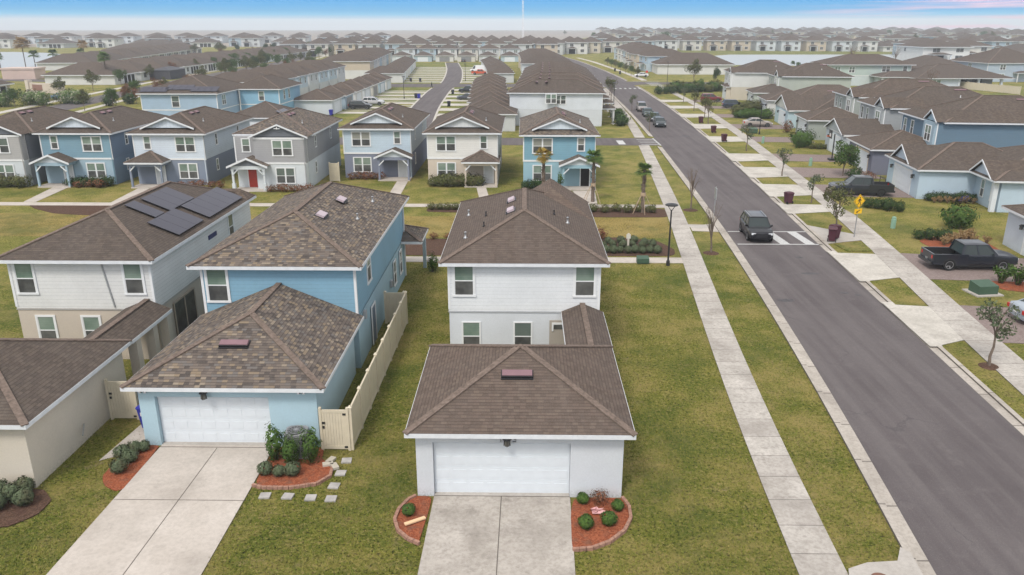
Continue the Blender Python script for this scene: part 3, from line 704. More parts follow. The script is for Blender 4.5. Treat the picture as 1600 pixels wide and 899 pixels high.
# solar panels on the right-hand slope
th = math.atan(SL); ca, sa = math.cos(th), math.sin(th)
def solar(h, x_lo, y_lo, cols, rows, ze=5.4, xe=-18.0, pw=1.05, ph=1.75, sgn=1):
    for r_ in range(rows):
        for c_ in range(cols):
            m_ = MB(); m_.box(0, ph-.02, 0, pw-.02, .10, .135, 0); m_.box(-.006, ph-.014, -.006, pw-.014, .095, .128, 1)
            if r_+c_ < 1: m_.box(.1,ph-.1,.05,.1,0,.09,1)
            o = m_.build('solar_panel', [SOL, BLK], h.r)
            X = x_lo-r_*ph*ca; o.location = (X, y_lo+(c_+1)*pw, ze+SL*abs(xe-X))
            o.rotation_euler = Matrix(((-ca,0,sa),(0,-1,0),(sa,0,ca))).to_euler()
for a_ in ((-19.95,42.75,3,1),(-20.0,41.0,1,1),(-18.35,39.9,3,1),(-18.3,44.0,5,1)): solar(h, *a_, pw=1.12)
# cream garage with breezeway
h.wall(-25.2, -17.95, 24.72, 31.9, 0, 2.66, (.62,.56,.47), 'l', 'garage_wall')
h.roof(-25.6, -17.6, 24.35, 32.2, 2.8)
x0, x1, xc = -19.9, -17.58, -18.74; zr = 2.79+SL*(x1-xc)
wg = MB(); wg.add([(x0,32.2,2.79),(xc,31.02,zr),(xc,36.38,zr),(x0,36.38,2.79)], [(0,3,2,1)]); wg.add([(x1,32.2,2.79),(xc,31.02,zr),(xc,36.38,zr),(x1,36.38,2.79)], [(0,1,2,3)])
wg.bar((xc,31.1,zr+.01),(xc,36.38,zr+.01),.26,.05,1); wg.build('breezeway_roof', [SH_L, CAPM], h.r)
f = MB(); f.box(-19.92,-17.56,32.23,36.38,2.62,2.778); f.build('breezeway_fascia', FAS, h.r, uv=False)
for y_ in (32.9, 34.6, 36.1): h.post(-17.85, y_, 0, 2.62, .42, (.55,.49,.41), False)
m_ = MB(); m_.bar((-17.93,28.2,.75),(-17.5,27.3,.75),.05,.05); m_.build('water_pipe', GAL, h.r, uv=False)

# --- front row facing the mews
def row_house(label, x0, Y, cu, cl, cg, mirror=False, porch='gable', doorc=None, style='deco', side_u=None, side_l=None, ze=5.5, D=14.5, sh=None, D2=1.4, wins=True):
    """7.5 m wide; local x from 0 to 7.5, front wall at y = 0"""
    h = House(label, (x0, Y, 0), lod=1, sh=sh or SH_L); X = (lambda x: 7.5-x) if mirror else (lambda x: x)
    W_ = 7.5
    h.wall(.02, W_-.02, .02, D, 0, 2.75, cl, 'l', 'lower_wall'); h.wall(0, W_, 0, D+.02, 2.75, ze-.12, cu, 'u', 'upper_wall')
    if side_u: MB().box(W_, W_+.02, 0, D, 2.75, ze-.13).build('side_wall', SID, h.r, col=side_u)  # right side sheets: darker tones carry the side's shade along with its paint
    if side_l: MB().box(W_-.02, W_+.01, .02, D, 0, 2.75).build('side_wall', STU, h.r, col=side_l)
    t = MB(); t.box(-.03, W_+.05, -.03, 0, 2.68, 2.86); t.build('band_trim', WHT, h.r, uv=False); h.corners(0, W_, 0, D, 2.86, ze-.15)
    if style == 'deco':
        h.roof(-.42, W_+.42, -.42, D+.42, ze)
        h.gable_front(W_/2, .35, 5.6, ze+.5, 3.0, (.66,.70,.74) if cg is None else cg, sl=.40)
    else:
        h.roof(-.42, W_+.42, .9, D+.42, ze)
        a, b = 2.3, W_
        h.wall(a+.01, b-.01, -.85, .0, 0, 2.74, cl, 'l', 'lower_wall'); h.wall(a, b, -.87, .0, 2.76, ze-.12, cu, 'u', 'upper_wall')
        h.gable_front((a+b)/2, -.87, b-a+.8, ze-.02, 6.2, cg, kind='u', sl=.42)
        t = MB(); t.box(a-.02, b+.03, -.9, -.87, 2.68, 2.86); t.box(a-.02, b+.03, -.91, -.87, ze-.3, ze-.1); t.build('band_trim', WHT, h.r, uv=False)
        m_ = MB(); m_.bar(((a+b)/2,-1.15,ze+.75),((a+b)/2,-1.15,ze+1.0),.08,.08,up=(1,0,0)); m_.bar(((a+b)/2-.3,-1.16,ze+.82),((a+b)/2+.3,-1.16,ze+.82),.07,.07); m_.build('gable_bracket', WHT, h.r, uv=False)
    fy = -.87 if style != 'deco' else 0
    h.win(X(5.5) if not (style!='deco') else 5.2, fy, 3.6, 'S', 'd', 1.95, 1.45); h.win(X(5.5) if style=='deco' else 5.3, fy, .75, 'S', 'd', 1.85, 1.5)
    h.win(X(1.5 if style=='deco' else 1.2), 0, 3.85, 'S', 's', .65 if style=='deco' else .75, 1.25)
    h.win(W_, 3.4, 3.9, 'E', 's', .5, 1.1); h.win(W_, 10.2, 3.9, 'E', 's', .5, 1.1); h.win(W_-.01, 3.0, 1.2, 'E', 's', .5, 1.1)
    # porch
    pc = tuple(min(.85, c*1.0) for c in cl); cx = X(1.75)
    MB().box(cx-1.75, cx+1.75, -1.9, 0, 0, .12).build('porch_floor', CONN, h.r)
    if porch == 'gable':
        pz = 2.62
        h.gable_front(cx, -1.75, 4.1, pz, 1.8, cl if cg is None else cg, kind='l' if cg is None else 'u', name='porch_gable', sl=.42, rake=.2)
        MB().box(cx-1.75, cx+1.75, -1.75, 0, pz-.35, pz-.0).build('porch_beam', STU, h.r, col=pc)
    else:
        pz = 2.72; h.roof(cx-2.0, cx+2.0, -2.1, 1.9, pz, sl=.46, name='porch_roof', caps=True); MB().box(cx-1.75, cx+1.75, -1.85, -.05, pz-.45, pz-.17).build('porch_beam', STU, h.r, col=pc)
    for dx in (-1.6, 1.6):
        h.post(cx+dx, -1.7, .1, pz-.3, .2, pc, base=(style != 'deco')); h.brace(cx+dx, -1.82, pz-.36, 1 if dx < 0 else -1, pc if style != 'deco' else (.75,.78,.8))
    if style == 'deco': MB().box(cx-1.4, cx+1.4, -.02, .01, .12, 2.3).build('porch_shade_panel', STU, h.r, col=tuple(c*.8 for c in cl))  # flat sheet in darkened wall colour, painting the shade under the porch
    h.door(cx+(.75 if style == 'deco' else -.15), -.02 if style == 'deco' else 0, .12, 'S', doorc or plain('door_pale', (.55,.57,.58), .5, .3), 'dd'+label[:14])
    h.spout(W_-.1 if not mirror else W_-.1, -.02+ (fy if style!='deco' else 0), .2, ze-.3, cu)
    for x_, y_ in ((4.4,5.2),(4.4,6.6)): h.vent(x_, y_, ze+SL*(W_+.42-x_)+.01, math.pi/2, .7, .4, VNT)
    h.pipe(6.1, 4.0, ze+SL*(W_+.42-6.1))
    return h
RED = plain('door_red', (.42,.05,.03), .5, .3)
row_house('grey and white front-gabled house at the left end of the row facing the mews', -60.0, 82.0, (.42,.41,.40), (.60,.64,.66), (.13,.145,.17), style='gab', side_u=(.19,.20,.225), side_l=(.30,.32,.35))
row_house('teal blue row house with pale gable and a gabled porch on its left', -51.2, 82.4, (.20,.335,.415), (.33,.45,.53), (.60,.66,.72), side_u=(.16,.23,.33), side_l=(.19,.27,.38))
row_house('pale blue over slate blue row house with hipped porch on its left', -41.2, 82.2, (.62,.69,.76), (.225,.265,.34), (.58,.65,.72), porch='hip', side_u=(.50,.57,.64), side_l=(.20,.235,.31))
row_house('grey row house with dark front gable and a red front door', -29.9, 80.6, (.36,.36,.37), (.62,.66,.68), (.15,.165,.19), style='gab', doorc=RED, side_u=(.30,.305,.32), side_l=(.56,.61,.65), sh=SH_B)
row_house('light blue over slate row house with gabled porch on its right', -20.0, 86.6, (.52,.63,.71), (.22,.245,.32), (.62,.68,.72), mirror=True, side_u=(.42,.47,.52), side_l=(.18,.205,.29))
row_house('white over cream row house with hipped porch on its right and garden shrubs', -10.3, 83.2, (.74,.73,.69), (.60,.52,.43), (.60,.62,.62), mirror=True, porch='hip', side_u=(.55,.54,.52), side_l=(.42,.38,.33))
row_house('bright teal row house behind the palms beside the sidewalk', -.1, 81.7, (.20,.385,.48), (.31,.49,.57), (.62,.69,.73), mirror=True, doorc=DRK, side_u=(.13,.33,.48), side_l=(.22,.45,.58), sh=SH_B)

# --- houses of the right-hand street: garages face it (local x towards the camera, y away from the street)
RZ = -math.pi/2-R(6.2)
def street_house(label, P, wall, gcol, two=True, gw=10., gd=7.0, bw=10.5, bd=16., off=6.0, shift=0., gable=True, gar_gable=False, cl=None, doorm=None, upper=None, lod=1, ridge_vent=True):
    """origin = near garage corner on the ground; garage spans local x -gw..0"""
    h = House(label, (P[0], P[1], 0), RZ, lod=lod, sh=SH_L)
    h.wall(-gw, 0, 0, gd, 0, 2.85, gcol, 'l', 'garage_wall')
    if gar_gable:
        h.roof(-gw-.4, .4, .9, gd+.6, 2.95, sl=.34, caps=False); h.gable_front(-gw/2, 0, gw+.7, 2.96, gd-.5, sl=.36, col= (wall if upper is None else upper), kind='b')
        h.wall(-gw-.35,.35,.0,.9,2.7,2.93,(.7,.7,.7),'l','eave_beam')
    else: h.roof(-gw-.4, .4, -.4, gd+2.0, 2.95, sl=.34, caps=True)
    h.gdoor(-gw/2+.8 if gw > 8 else -gw/2, 0, 4.88, 2.25)
    t = MB(); dx = -gw/2+.8 if gw > 8 else -gw/2
    for a, b, c, d in ((dx-2.58,dx-2.44,0,2.3),(dx+2.44,dx+2.58,0,2.3)): t.box(a,b,-.04,0,c,d)
    t.box(dx-2.62,dx+2.62,-.05,0,2.28,2.48); t.build('door_casing', doorm or WHT, h.r, uv=False)
    lamp_on(h, dx+2.9, 0, 2.1); lamp_on(h, dx-2.9, 0, 2.1)
    if two:
        x1 = shift; x0 = shift-bw
        h.wall(x0+.02, x1-.02, off+.02, off+bd, 0, 2.9, cl or wall, 'l', 'lower_wall'); h.wall(x0, x1, off, off+bd+.02, 2.9, 5.98, wall, 'u', 'upper_wall')
        h.roof(x0-.45, x1+.45, off-.45+(1.0 if gable else 0), off+bd+.45, 6.1)
        h.corners(x0, x1, off, off+bd, 2.9, 5.9)
        if gable:
            gx = x1-1.7; h.gable_front(gx, off, 3.9, 6.08, 5.0, upper or (.6,.62,.6), kind='b', sl=.62)
            h.wall(gx-1.65, gx+1.65, off-.28, off, 2.9, 6.0, upper or wall, 'u', 'bay_wall')
            h.win(gx, off-.28, 3.9, 'S', 'd', 1.6, 1.6)
            m_ = MB(); hip_geo(m_, x0-.45, x1-3.3, off-.45, off+2.5, 6.09, SL, 'hh'); m_.build('roof_skirt', h.sh, h.r); MB().box(x0-.47,x1-3.3,off-.47,off+.6,5.92,6.075).build('fascia', FAS, h.r, uv=False)
        h.win(x0+1.2, off, 3.9, 'S', 's', .8, 1.5); h.win(x0+3.6, off, 3.9, 'S', 's', .8, 1.5)
        if not gable: h.win(x1-2, off, 3.6, 'S', 's', .9, 1.5)
        if ridge_vent: h.vent(shift-bw/2+.9, off+bd/2+2.5, 6.1+SL*(bw/2-.6), math.pi/2, 1.5, .3)
        h.pipe(shift-2.5, off+bd*.62, 6.1+SL*2.8, .25, WHT)
    else:
        x1 = shift; x0 = shift-bw
        h.wall(x0, x1, off, off+bd, 0, 2.84, wall, 'l', 'wall'); h.roof(x0-.5, x1+.5, off-.5, off+bd+.5, 2.97, caps=True)
        h.vent(x1-3.2, off+bd/2, 2.97+SL*3.4, math.pi/2, 1.4, .3)
    return h
house_r0 = street_house('pale grey garage house at the right edge above the parked dark pickup', (36.4,50.2), (.55,.6,.66), (.55,.61,.68), two=False, gw=9.4, bw=10, bd=14, off=5)
# light blue single-storey house with entry recess
hb = House('light blue single-storey house with white gables beside the grey pickup', (38.6,76.3,0), RZ, lod=1, sh=SH_L)
LB = (.48,.60,.70)
hb.wall(-9.0, 0, 0, 5.4, 0, 2.85, LB, 'l', 'garage_wall'); hb.wall(-8.9, 5.2, 5.2, 19, 0, 2.83, LB, 'l', 'wall')
hb.roof(-9.4, .4, -.4, 12, 2.95, caps=True); hb.roof(-9.0, 5.7, 4.3, 20, 2.965, sl=.34, caps=True)
hb.gdoor(-4.5, 0, 4.88, 2.25)
t = MB(); t.box(-7.1,-6.94,-.04,0,0,2.3); t.box(-2.06,-1.9,-.04,0,0,2.3); t.box(-7.15,-1.85,-.05,0,2.28,2.48); t.build('door_casing', WHT, hb.r, uv=False)
lamp_on(hb, -1.4, 0, 2.1); lamp_on(hb, -7.6, 0, 2.1)
hb.gable_front(-5.2, .0, 5.4, 2.99, 5.0, (.45,.52,.60), kind='b', sl=.60)
hb.gable_front(2.6, 4.6, 4.6, 3.0, 5.0, (.45,.52,.60), kind='b', sl=.60)
hb.post(5.0, 4.8, 0, 2.8, .4, (.72,.76,.8), False); hb.win(4.0, 5.2, .8, 'S', 's', .9, 1.5); hb.win(1.7, 5.2, .8, 'S', 's', .6, 1.5)
hb.vent(2.2, 12.5, 4.4, math.pi/2, 1.6, .3)
street_house('deep blue two-storey house with slate purple garage and tan door surround', (39.5,89.3), (.135,.215,.285), (.17,.18,.235), gw=9.2, bw=11, bd=16, off=6.3, shift=.3, upper=(.34,.45,.52), doorm=plain('tan_casing',(.62,.52,.40),.6,.2))
street_house('dove grey two-storey house with white gabled garage and basketball hoop', (40.9,101.8), (.34,.36,.37), (.50,.55,.58), gw=8.2, bw=10.5, bd=16, off=5.5, shift=-2.6, gar_gable=True, upper=(.40,.43,.43))
street_house('grey green two-storey house with hipped garage behind the round shrub', (42.2,118.2), (.34,.375,.345), (.34,.375,.35), gw=8., bw=10.5, bd=17, off=6.8, shift=-2.8, upper=(.45,.48,.45))
street_house('pale blue single-storey house with a red-leaved plant by its garage', (43.6,132.3), (.42,.54,.60), (.44,.57,.63), two=False, gw=10.5, bw=13, bd=16, off=4.5, gar_gable=True, upper=(.55,.56,.52))
street_house('white single-storey house behind the beige sedan', (45.6,150.5), (.60,.62,.60), (.62,.62,.6), two=False, gw=9, bw=11, bd=15, off=4.5, gar_gable=False)
street_house('sage two-storey house with long plain side wall beyond the ranch roofs', (47.8,167.8), (.42,.46,.40), (.42,.46,.41), gw=8., bw=11, bd=14.6, off=5.3, shift=-3., upper=(.52,.55,.49))
street_house('white and beige two-storey house at the corner by the clipped hedge', (46.2,184.5), (.66,.67,.65), (.60,.55,.45), gw=6.5, bw=11.5, bd=16, off=.9, shift=.6, cl=(.58,.53,.44), gable=True, upper=(.68,.69,.67))

# --- white block beyond the teal house: fronts face the main road
def side_house(label, P, rz, cu, cl, bw=9.5, bd=15.5, two=True, win=True, vents=0, lod=1, group=None, porch=True, sh=None):
    """origin = front wall centre; front faces local -Y"""
    h = House(label, (P[0],P[1],0), rz, lod=lod, sh=sh or SH_L, group=group)
    ze = 5.5 if two else 2.8
    if two: h.wall(-bw/2+.02, bw/2-.02, .02, bd-.02, 0, 2.75, cl, 'l', 'lower_wall'); h.wall(-bw/2, bw/2, 0, bd, 2.75, ze-.1, cu, 'u', 'upper_wall')
    else: h.wall(-bw/2, bw/2, 0, bd, 0, ze-.1, cl, 'l', 'wall')
    h.roof(-bw/2-.45, bw/2+.45, -.45, bd+.45, ze, caps=lod < 2)
    if two and lod < 2: h.corners(-bw/2, bw/2, 0, bd, 2.75, ze-.2)
    if win:
        for x in (-bw/4-.3, bw/4+.3):
            if two: h.win(x, 0, 3.6, 'S', 'd', 1.6, 1.4)
            h.win(x, -.0, .9, 'S', 'd', 1.6, 1.4)
        if two: h.win(bw/2, bd*.3, 3.6, 'E', 's', .8, 1.3); h.win(-bw/2, bd*.45, 3.7, 'W', 'd', 1.7, 1.3); h.win(bw/4, bd, 3.7, 'N', 's', .8, 1.3); h.win(-bw/4, bd, 3.7, 'N', 's', .8, 1.3)
    if porch and two:
        h.roof(-1.9, 1.9, -2.4, .1, 2.75, name='porch_roof', caps=False)
        for dx in (-1.6, 1.6): h.post(dx, -2.1, 0, 2.6, .22, (.7,.7,.7), False)
    return h
# ------------------------------------------------------------------ vehicles
PAINTS = {}
def paint(name, c, rough=.33, metal=.1):
    if name not in PAINTS:
        m, nt, b = newmat('car_paint_'+name, rough, .3, metal); b.inputs['Base Color'].default_value = (*c, 1)
        try: b.inputs['Coat Weight'].default_value = .45; b.inputs['Coat Roughness'].default_value = .06
        except Exception: pass
        PAINTS[name] = m
    return PAINTS[name]
CGL, _n, _b = newmat('car_glass', .06, .35); _b.inputs['Base Color'].default_value = (.035,.045,.045,1)
RUB = plain('tyre_rubber', (.018,.018,.018), .85, .2); ALU = plain('rim_alloy', (.42,.43,.44), .35, .5, .7); ALD = plain('rim_dark', (.05,.05,.055), .35, .5, .5)
HL = plain('headlight_lens', (.7,.72,.74), .15, .6); TLm = plain('tail_light_red', (.45,.015,.01), .25, .5); PLT = plain('plate', (.7,.7,.66), .5, .3)
def ring(x, w_, zb, zt, cr=.03):
    return [(x,-w_*.84,zb),(x,w_*.84,zb),(x,w_*.98,zb+.12),(x,w_,zb+(zt-zb)*.5),(x,w_*.97,zt-.10),(x,w_*.90,zt-.01),(x,w_*.5,zt+cr),(x,-w_*.5,zt+cr),(x,-w_*.90,zt-.01),(x,-w_*.97,zt-.10),(x,-w_,zb+(zt-zb)*.5),(x,-w_*.98,zb+.12)]
def loft(m, rings, mi=0, cap=True):
    n = len(rings[0]); v = [p for r in rings for p in r]
    fs = [(k*n+i, (k+1)*n+i, (k+1)*n+(i+1)%n, k*n+(i+1)%n) for k in range(len(rings)-1) for i in range(n)]
    if cap: fs += [tuple(range(n)), tuple(range((len(rings)-1)*n, len(rings)*n))[::-1]]
    return m.add(v, fs, mi)
KINDS = {
 # body stations (x, half width, z bottom, z top); cabin (x base rear, x roof rear, x roof front, x base front, roof z)
 'suv':   dict(st=[(-2.36,.72,.42,.98),(-2.28,.88,.32,1.08),(-1.9,.95,.28,1.10),(0,.96,.26,1.05),(1.0,.96,.27,1.05),(1.7,.95,.29,1.0),(2.15,.88,.32,.88),(2.33,.70,.38,.74)], cab=(-2.18,-1.85,.35,1.12,1.68,1.05), wh=(-1.4,1.42), wr=.36),
 'sedan': dict(st=[(-2.38,.70,.38,.92),(-2.28,.86,.30,1.0),(-1.8,.91,.24,1.02),(0,.92,.22,.95),(1.0,.92,.22,.95),(1.75,.90,.24,.88),(2.2,.82,.28,.74),(2.38,.62,.32,.60)], cab=(-1.95,-1.0,.15,1.12,1.42,.93), wh=(-1.4,1.45), wr=.33),
 'pickup':dict(st=[(-2.9,.90,.50,1.10),(-2.86,.98,.44,1.16),(-1.2,1.0,.40,1.16),(-.55,1.0,.38,1.16),(.6,1.0,.38,1.16),(1.5,1.0,.40,1.14),(2.5,.97,.42,1.06),(2.85,.90,.44,.98),(2.95,.74,.5,.85)], cab=(-.95,-.78,.75,1.42,1.85,1.14), wh=(-1.75,1.85), wr=.42),
 'van':   dict(st=[(-2.9,.92,.35,1.2),(-2.85,.99,.3,1.2),(0,1.0,.3,1.2),(1.6,1.0,.3,1.15),(2.4,.96,.32,1.0),(2.75,.8,.38,.85)], cab=(-2.85,-2.8,1.15,2.05,2.35,1.15), wh=(-1.8,1.8), wr=.36),
}
def vehicle(label, kind, pname, col, loc, heading, cat='car', name='car', lights=True, group=None, rack=False, rim=None, lod=0):
    k = KINDS[kind]; P = paint(pname, col); r = thing(name, label, cat, loc, heading, group)
    rs = [ring(*s) for s in k['st']]
    if kind == 'pickup':                                    # open bed cut out behind the cab
        b = MB(); xr, xf = -2.9, -.9
        loft(b, [ring(*s) for s in k['st'] if s[0] >= -.6] )
        z0, z1, w_ = .44, 1.18, 1.0
        b.box(xr, -.55, -w_, -w_+.09, z0, z1); b.box(xr, -.55, w_-.09, w_, z0, z1); b.box(xr-.02, xr+.08, -w_+.09, w_-.09, z0, z1)
        b.box(xr+.08, -.55, -w_+.09, w_-.09, z0, .72, 1); b.build('body', [P, BLK], r, uv=False)
        m = MB(); m.box(xr-.14, xr-.02, -.95, .95, .42, .62); m.build('rear_bumper', ALD, r, uv=False)
        [MB().box(xr+.085,-.6,a_,a_+.005,.74,1.13).build('bed_liner', BLK, r, uv=False) for a_ in (-w_+.095,w_-.10)]
        if rack:
            for x in (-.75,-2.0):
                m = MB()
                for y in (-.93,.93): m.bar((x,y,1.15),(x,y,1.75),.05,.05,up=(1,0,0))
                m.bar((x,-.93,1.75),(x,.93,1.75),.05,.05)
                m.build('rack_hoop', BLK, r, uv=False)
    else:
        b = MB(); loft(b, rs); b.build('body', P, r, smooth=False, uv=False)
    xb, xr_, xf_, xw, zr, zt = k['cab']; wb = k['st'][3][1]*.9; wt = wb*.80
    c = MB()
    def cr(x, w_, z): return [(x,-w_,z),(x,w_,z)]
    A = [(xb,-wb,zt),(xb,wb,zt),(xw,wb,zt),(xw,-wb,zt)]; B = [(xr_,-wt,zr-.03),(xr_,wt,zr-.03),(xf_,wt,zr-.03),(xf_,-wt,zr-.03)]
    c.add(A+B, [(0,1,5,4),(1,2,6,5),(2,3,7,6),(3,0,4,7)], 0)
    c.build('windows', CGL, r, uv=False)
    t = MB(); e = .03
    loft(t, [[(x,-wt-e,zr-.05),(x,wt+e,zr-.05),(x,wt+e-.02,zr-.01),(x,wt*.6,zr+cc),(x,-wt*.6,zr+cc),(x,-wt-e+.02,zr-.01)] for x, cc in ((xr_-.06,.0),(xr_+.1,.03),((xr_+xf_)/2,.045),(xf_-.1,.03),(xf_+.04,0))])
    for s in (-1,1):
        t.bar((xw,s*wb,zt-.02),(xf_,s*(wt+.01),zr-.03),.09,.05,up=(0,s,.3)); t.bar((xb,s*wb,zt-.02),(xr_,s*(wt+.01),zr-.03),.16 if kind!='sedan' else .1,.05,up=(0,s,.3))
        n = 2 if kind in ('sedan','pickup') else 3
        if kind != 'van':
            for i in range(1, n):
                f_ = i/n; xx = xr_+(xf_-xr_)*f_; xbse = xb+(xw-xb)*(f_*.82+.06)
                t.bar((xbse,s*(wb+.005),zt-.02),(xx,s*(wt+.012),zr-.03),.08,.04,up=(0,s,.3))
        if kind == 'van': t.add([(xb,s*(wb+.01),zt),(.9,s*(wb+.01),zt),(.7,s*(wt+.012),zr-.03),(xr_,s*(wt+.012),zr-.03)], [(0,1,2,3)])
    t.build('roof', P, r, uv=False)
    wh = MB()
    R_ = k['wr']; w_ = k['st'][3][1]
    def wheel(x, s):
        o = MB(); y0, y1 = s*(w_-.2), s*(w_+.015)
        n = 20; prof = [(R_*.62,y1+s*-.01),(R_*.95,y1),(R_,y1-s*.05),(R_,y0),(R_*.5,y0)]
        vv = []
        for rr, yy in prof:
            for i in range(n): a = 2*math.pi*i/n; vv.append((rr*math.cos(a), yy, rr*math.sin(a)))
        o.add(vv, [(q*n+i,q*n+(i+1)%n,(q+1)*n+(i+1)%n,(q+1)*n+i) for q in range(4) for i in range(n)], 0)
        oo = o.build('wheel', RUB, r, uv=False); oo.location = (x, 0, R_)
        q = MB(); yr = y1-s*.03
        for i in range(5):
            a = 2*math.pi*i/5; q.bar((0,yr,0),(R_*.6*math.cos(a),yr,R_*.6*math.sin(a)),R_*.2,.03,up=(0,1,0))
        q.tube((0,yr-s*.03,0),(0,yr+s*.02,0),R_*.14,n=8); q.tube((0,yr-s*.10,0),(0,yr-s*.06,0),R_*.64,n=20,mi=1)
        for i in range(20):
            a, b2 = 2*math.pi*i/20, 2*math.pi*(i+1)/20
            q.bar((R_*.62*math.cos(a),yr,R_*.62*math.sin(a)),(R_*.62*math.cos(b2),yr,R_*.62*math.sin(b2)),R_*.06,.05,up=(0,1,0))
        q.build('rim', [rim or ALU, BLK], oo, uv=False)
    if lod < 2:
        ar = MB()
        for x in k['wh']:
            for s in (-1,1):
                wheel(x, s)
                n = 14; rr = R_+.07; yy = s*(w_+.006); pts = [(x+rr*math.cos(math.pi*i/n), yy, R_+rr*math.sin(math.pi*i/n)) for i in range(n+1)]
                pts = [(x+rr,yy,k['st'][3][2]+.0)]+pts+[(x-rr,yy,k['st'][3][2]+.0)]
                ar.poly(pts if s < 0 else pts[::-1])
        ar.build('wheel_arch', BLK, r, uv=False)
    xf = k['st'][-1][0]; st = k['st'][-2]; xbk = k['st'][0][0]
    for s in (-1,1):
        m = MB(); m.box(st[0]-.10, xf-.03, min(s*.48,s*.80), max(s*.48,s*.80), st[3]-.2, st[3]-.06); m.build('headlight', HL, r, uv=False)
        m = MB(); m.box(xbk-.03, xbk+.12, min(s*.66,s*.86), max(s*.66,s*.86), k['st'][1][3]-.32, k['st'][1][3]-.1); m.build('tail_light', TLm, r, uv=False)
        m = MB(); m.bar((xw-.25,s*(wb+.02),zt+.02),(xw-.28,s*(wb+.2),zt+.08),.12,.14); m.build('wing_mirror', P, r, uv=False)
    m = MB(); m.box(xf-.06, xf+.015, -.42, .42, st[2]+.16, st[3]-.16); m.build('grille', BLK, r, uv=False)
    m = MB(); m.box(xbk-.02, xbk, -.16, .16, .6, .75); m.build('number_plate', PLT, r, uv=False)
    m = MB(); m.box(k['wh'][0]+R_+.1, k['wh'][1]-R_-.1, -w_-.008, -w_, .34, .44); m.box(k['wh'][0]+R_+.1, k['wh'][1]-R_-.1, w_, w_+.008, .34, .44); m.build('side_sill', BLK, r, uv=False)
    if lod == 0:
        m = MB()
        for s in (-1,1):
            for x in ((-.55,.45) if kind != 'pickup' else (-.1,.75)): m.box(x-.09,x+.09,s*(w_*.985)-.012,s*(w_*.985)+.012,zt-.18,zt-.15)
            for x in ((-1.0,0,1.0) if kind != 'pickup' else (-.6,.3,1.2)): m.box(x-.006,x+.006,s*(w_)-.004,s*(w_)+.004,.42,zt-.12)
        m.build('door_seams', BLK, r, uv=False)
        if kind == 'suv':
            m = MB()
            for s in (-1,1): m.bar((xr_+.1,s*(wt-.06),zr+.06),(xf_-.1,s*(wt-.06),zr+.06),.04,.04)
            m.build('roof_rails', ALU, r, uv=False)
    return r
hd = R(-90+2.5)
vehicle('black sport utility vehicle driving towards us over the crosswalk', 'suv', 'graphite', (.010,.010,.013), (18.75,61.6,.01), R(-94))
vehicle('grey black crew-cab pickup with ladder rack parked before the light blue house', 'pickup', 'charcoal', (.028,.030,.034), (33.9,78.3,.03), R(180-8), cat='pickup truck', name='pickup_truck', rack=True, rim=ALD)
vehicle('dark slate crew-cab pickup parked nose to the white garage door at the right edge', 'pickup', 'slate', (.018,.021,.030), (31.3,53.2,.03), R(-2), cat='pickup truck', name='pickup_truck')
vehicle('silver sedan cut by the right edge of the frame', 'sedan', 'silver_blue', (.30,.34,.38), (30.6,42.4,.03), R(-2))
for (x, y, k, c, p, l) in ((22.9,134.6,'sedan',(.03,.04,.045),'deepteal','dark green saloon first in the line of cars parked along the left kerb'),
    (23.3,142.6,'sedan',(.07,.10,.115),'bluegrey','blue grey saloon second in the line of parked cars on the left kerb'),
    (23.2,150.2,'sedan',(.05,.075,.085),'dusk','dusky teal saloon third in the line of parked cars on the left kerb'),
    (23.4,159.5,'suv',(.28,.25,.24),'champagne','greyish tan estate fourth and farthest in the line of parked cars')):
    vehicle(l, k, p, c, (x,y,.01), R(-92.5), group='cars parked along the left kerb', lod=1)
vehicle('beige sedan parked on the paver drive behind a lamp post', 'sedan', 'beige', (.34,.30,.27), (39.3,134.2,.03), R(-4), lod=1)
vehicle('dark navy sport utility vehicle on a drive beside the maroon one', 'suv', 'navy', (.035,.045,.07), (43.2,165.6,.03), R(-5), lod=1)
vehicle('maroon sport utility vehicle on a drive before the white corner house', 'suv', 'maroon', (.16,.012,.018), (41.9,180.3,.03), R(-5), lod=1)
vehicle('black car half hidden behind the trimmed hedge', 'sedan', 'black', (.02,.02,.025), (55.5,216.5,.03), R(10), lod=1)
vehicle('royal blue car tucked beside the white corner house', 'sedan', 'royal', (.03,.035,.25), (55.5,209,.03), R(10), lod=1)
# the rear alley
vehicle('silver sport utility vehicle on the drive behind the black pickup', 'suv', 'silver', (.45,.45,.46), (-32.3,170.5,.03), R(0), lod=1)
vehicle('black four-wheel drive parked on the drive nearest the grey garages', 'suv', 'jet', (.015,.016,.018), (-33.4,162.2,.03), R(0), lod=1)
vehicle('dark sport utility vehicle right of the rear alley near the bins', 'suv', 'graphite', (.010,.010,.013), (-14.4,203.5,.03), R(180), lod=1)
vehicle('deep grey saloon right of the rear alley, partly hidden by a roof', 'sedan', 'dgrey', (.05,.055,.07), (-13.2,183.5,.03), R(180), lod=1)
vehicle('grey pickup at the garage left of the far alley', 'pickup', 'mid', (.12,.12,.13), (-42.5,272,.03), R(0), cat='pickup truck', name='pickup_truck', lod=1)
vehicle('white saloon at the far left end of the alley drives', 'sedan', 'white', (.7,.7,.7), (-46.5,322,.03), R(0), lod=1)
vehicle('white panel van parked right of the far alley', 'van', 'white', (.75,.75,.75), (-17.2,296,.03), R(180), cat='van', name='van', lod=1)
vehicle('orange red pickup parked in front of the white van', 'pickup', 'orange', (.55,.09,.03), (-15.4,279,.03), R(0), cat='pickup truck', name='pickup_truck', lod=1)
vehicle('black car at the grey garage door closing the alley', 'sedan', 'black', (.02,.02,.025), (-28.5,378,.03), R(90), lod=1)
vehicle('white car parked at the light blue porch across the far crossing', 'sedan', 'white', (.7,.7,.7), (38.6,268,.03), R(180), lod=1)
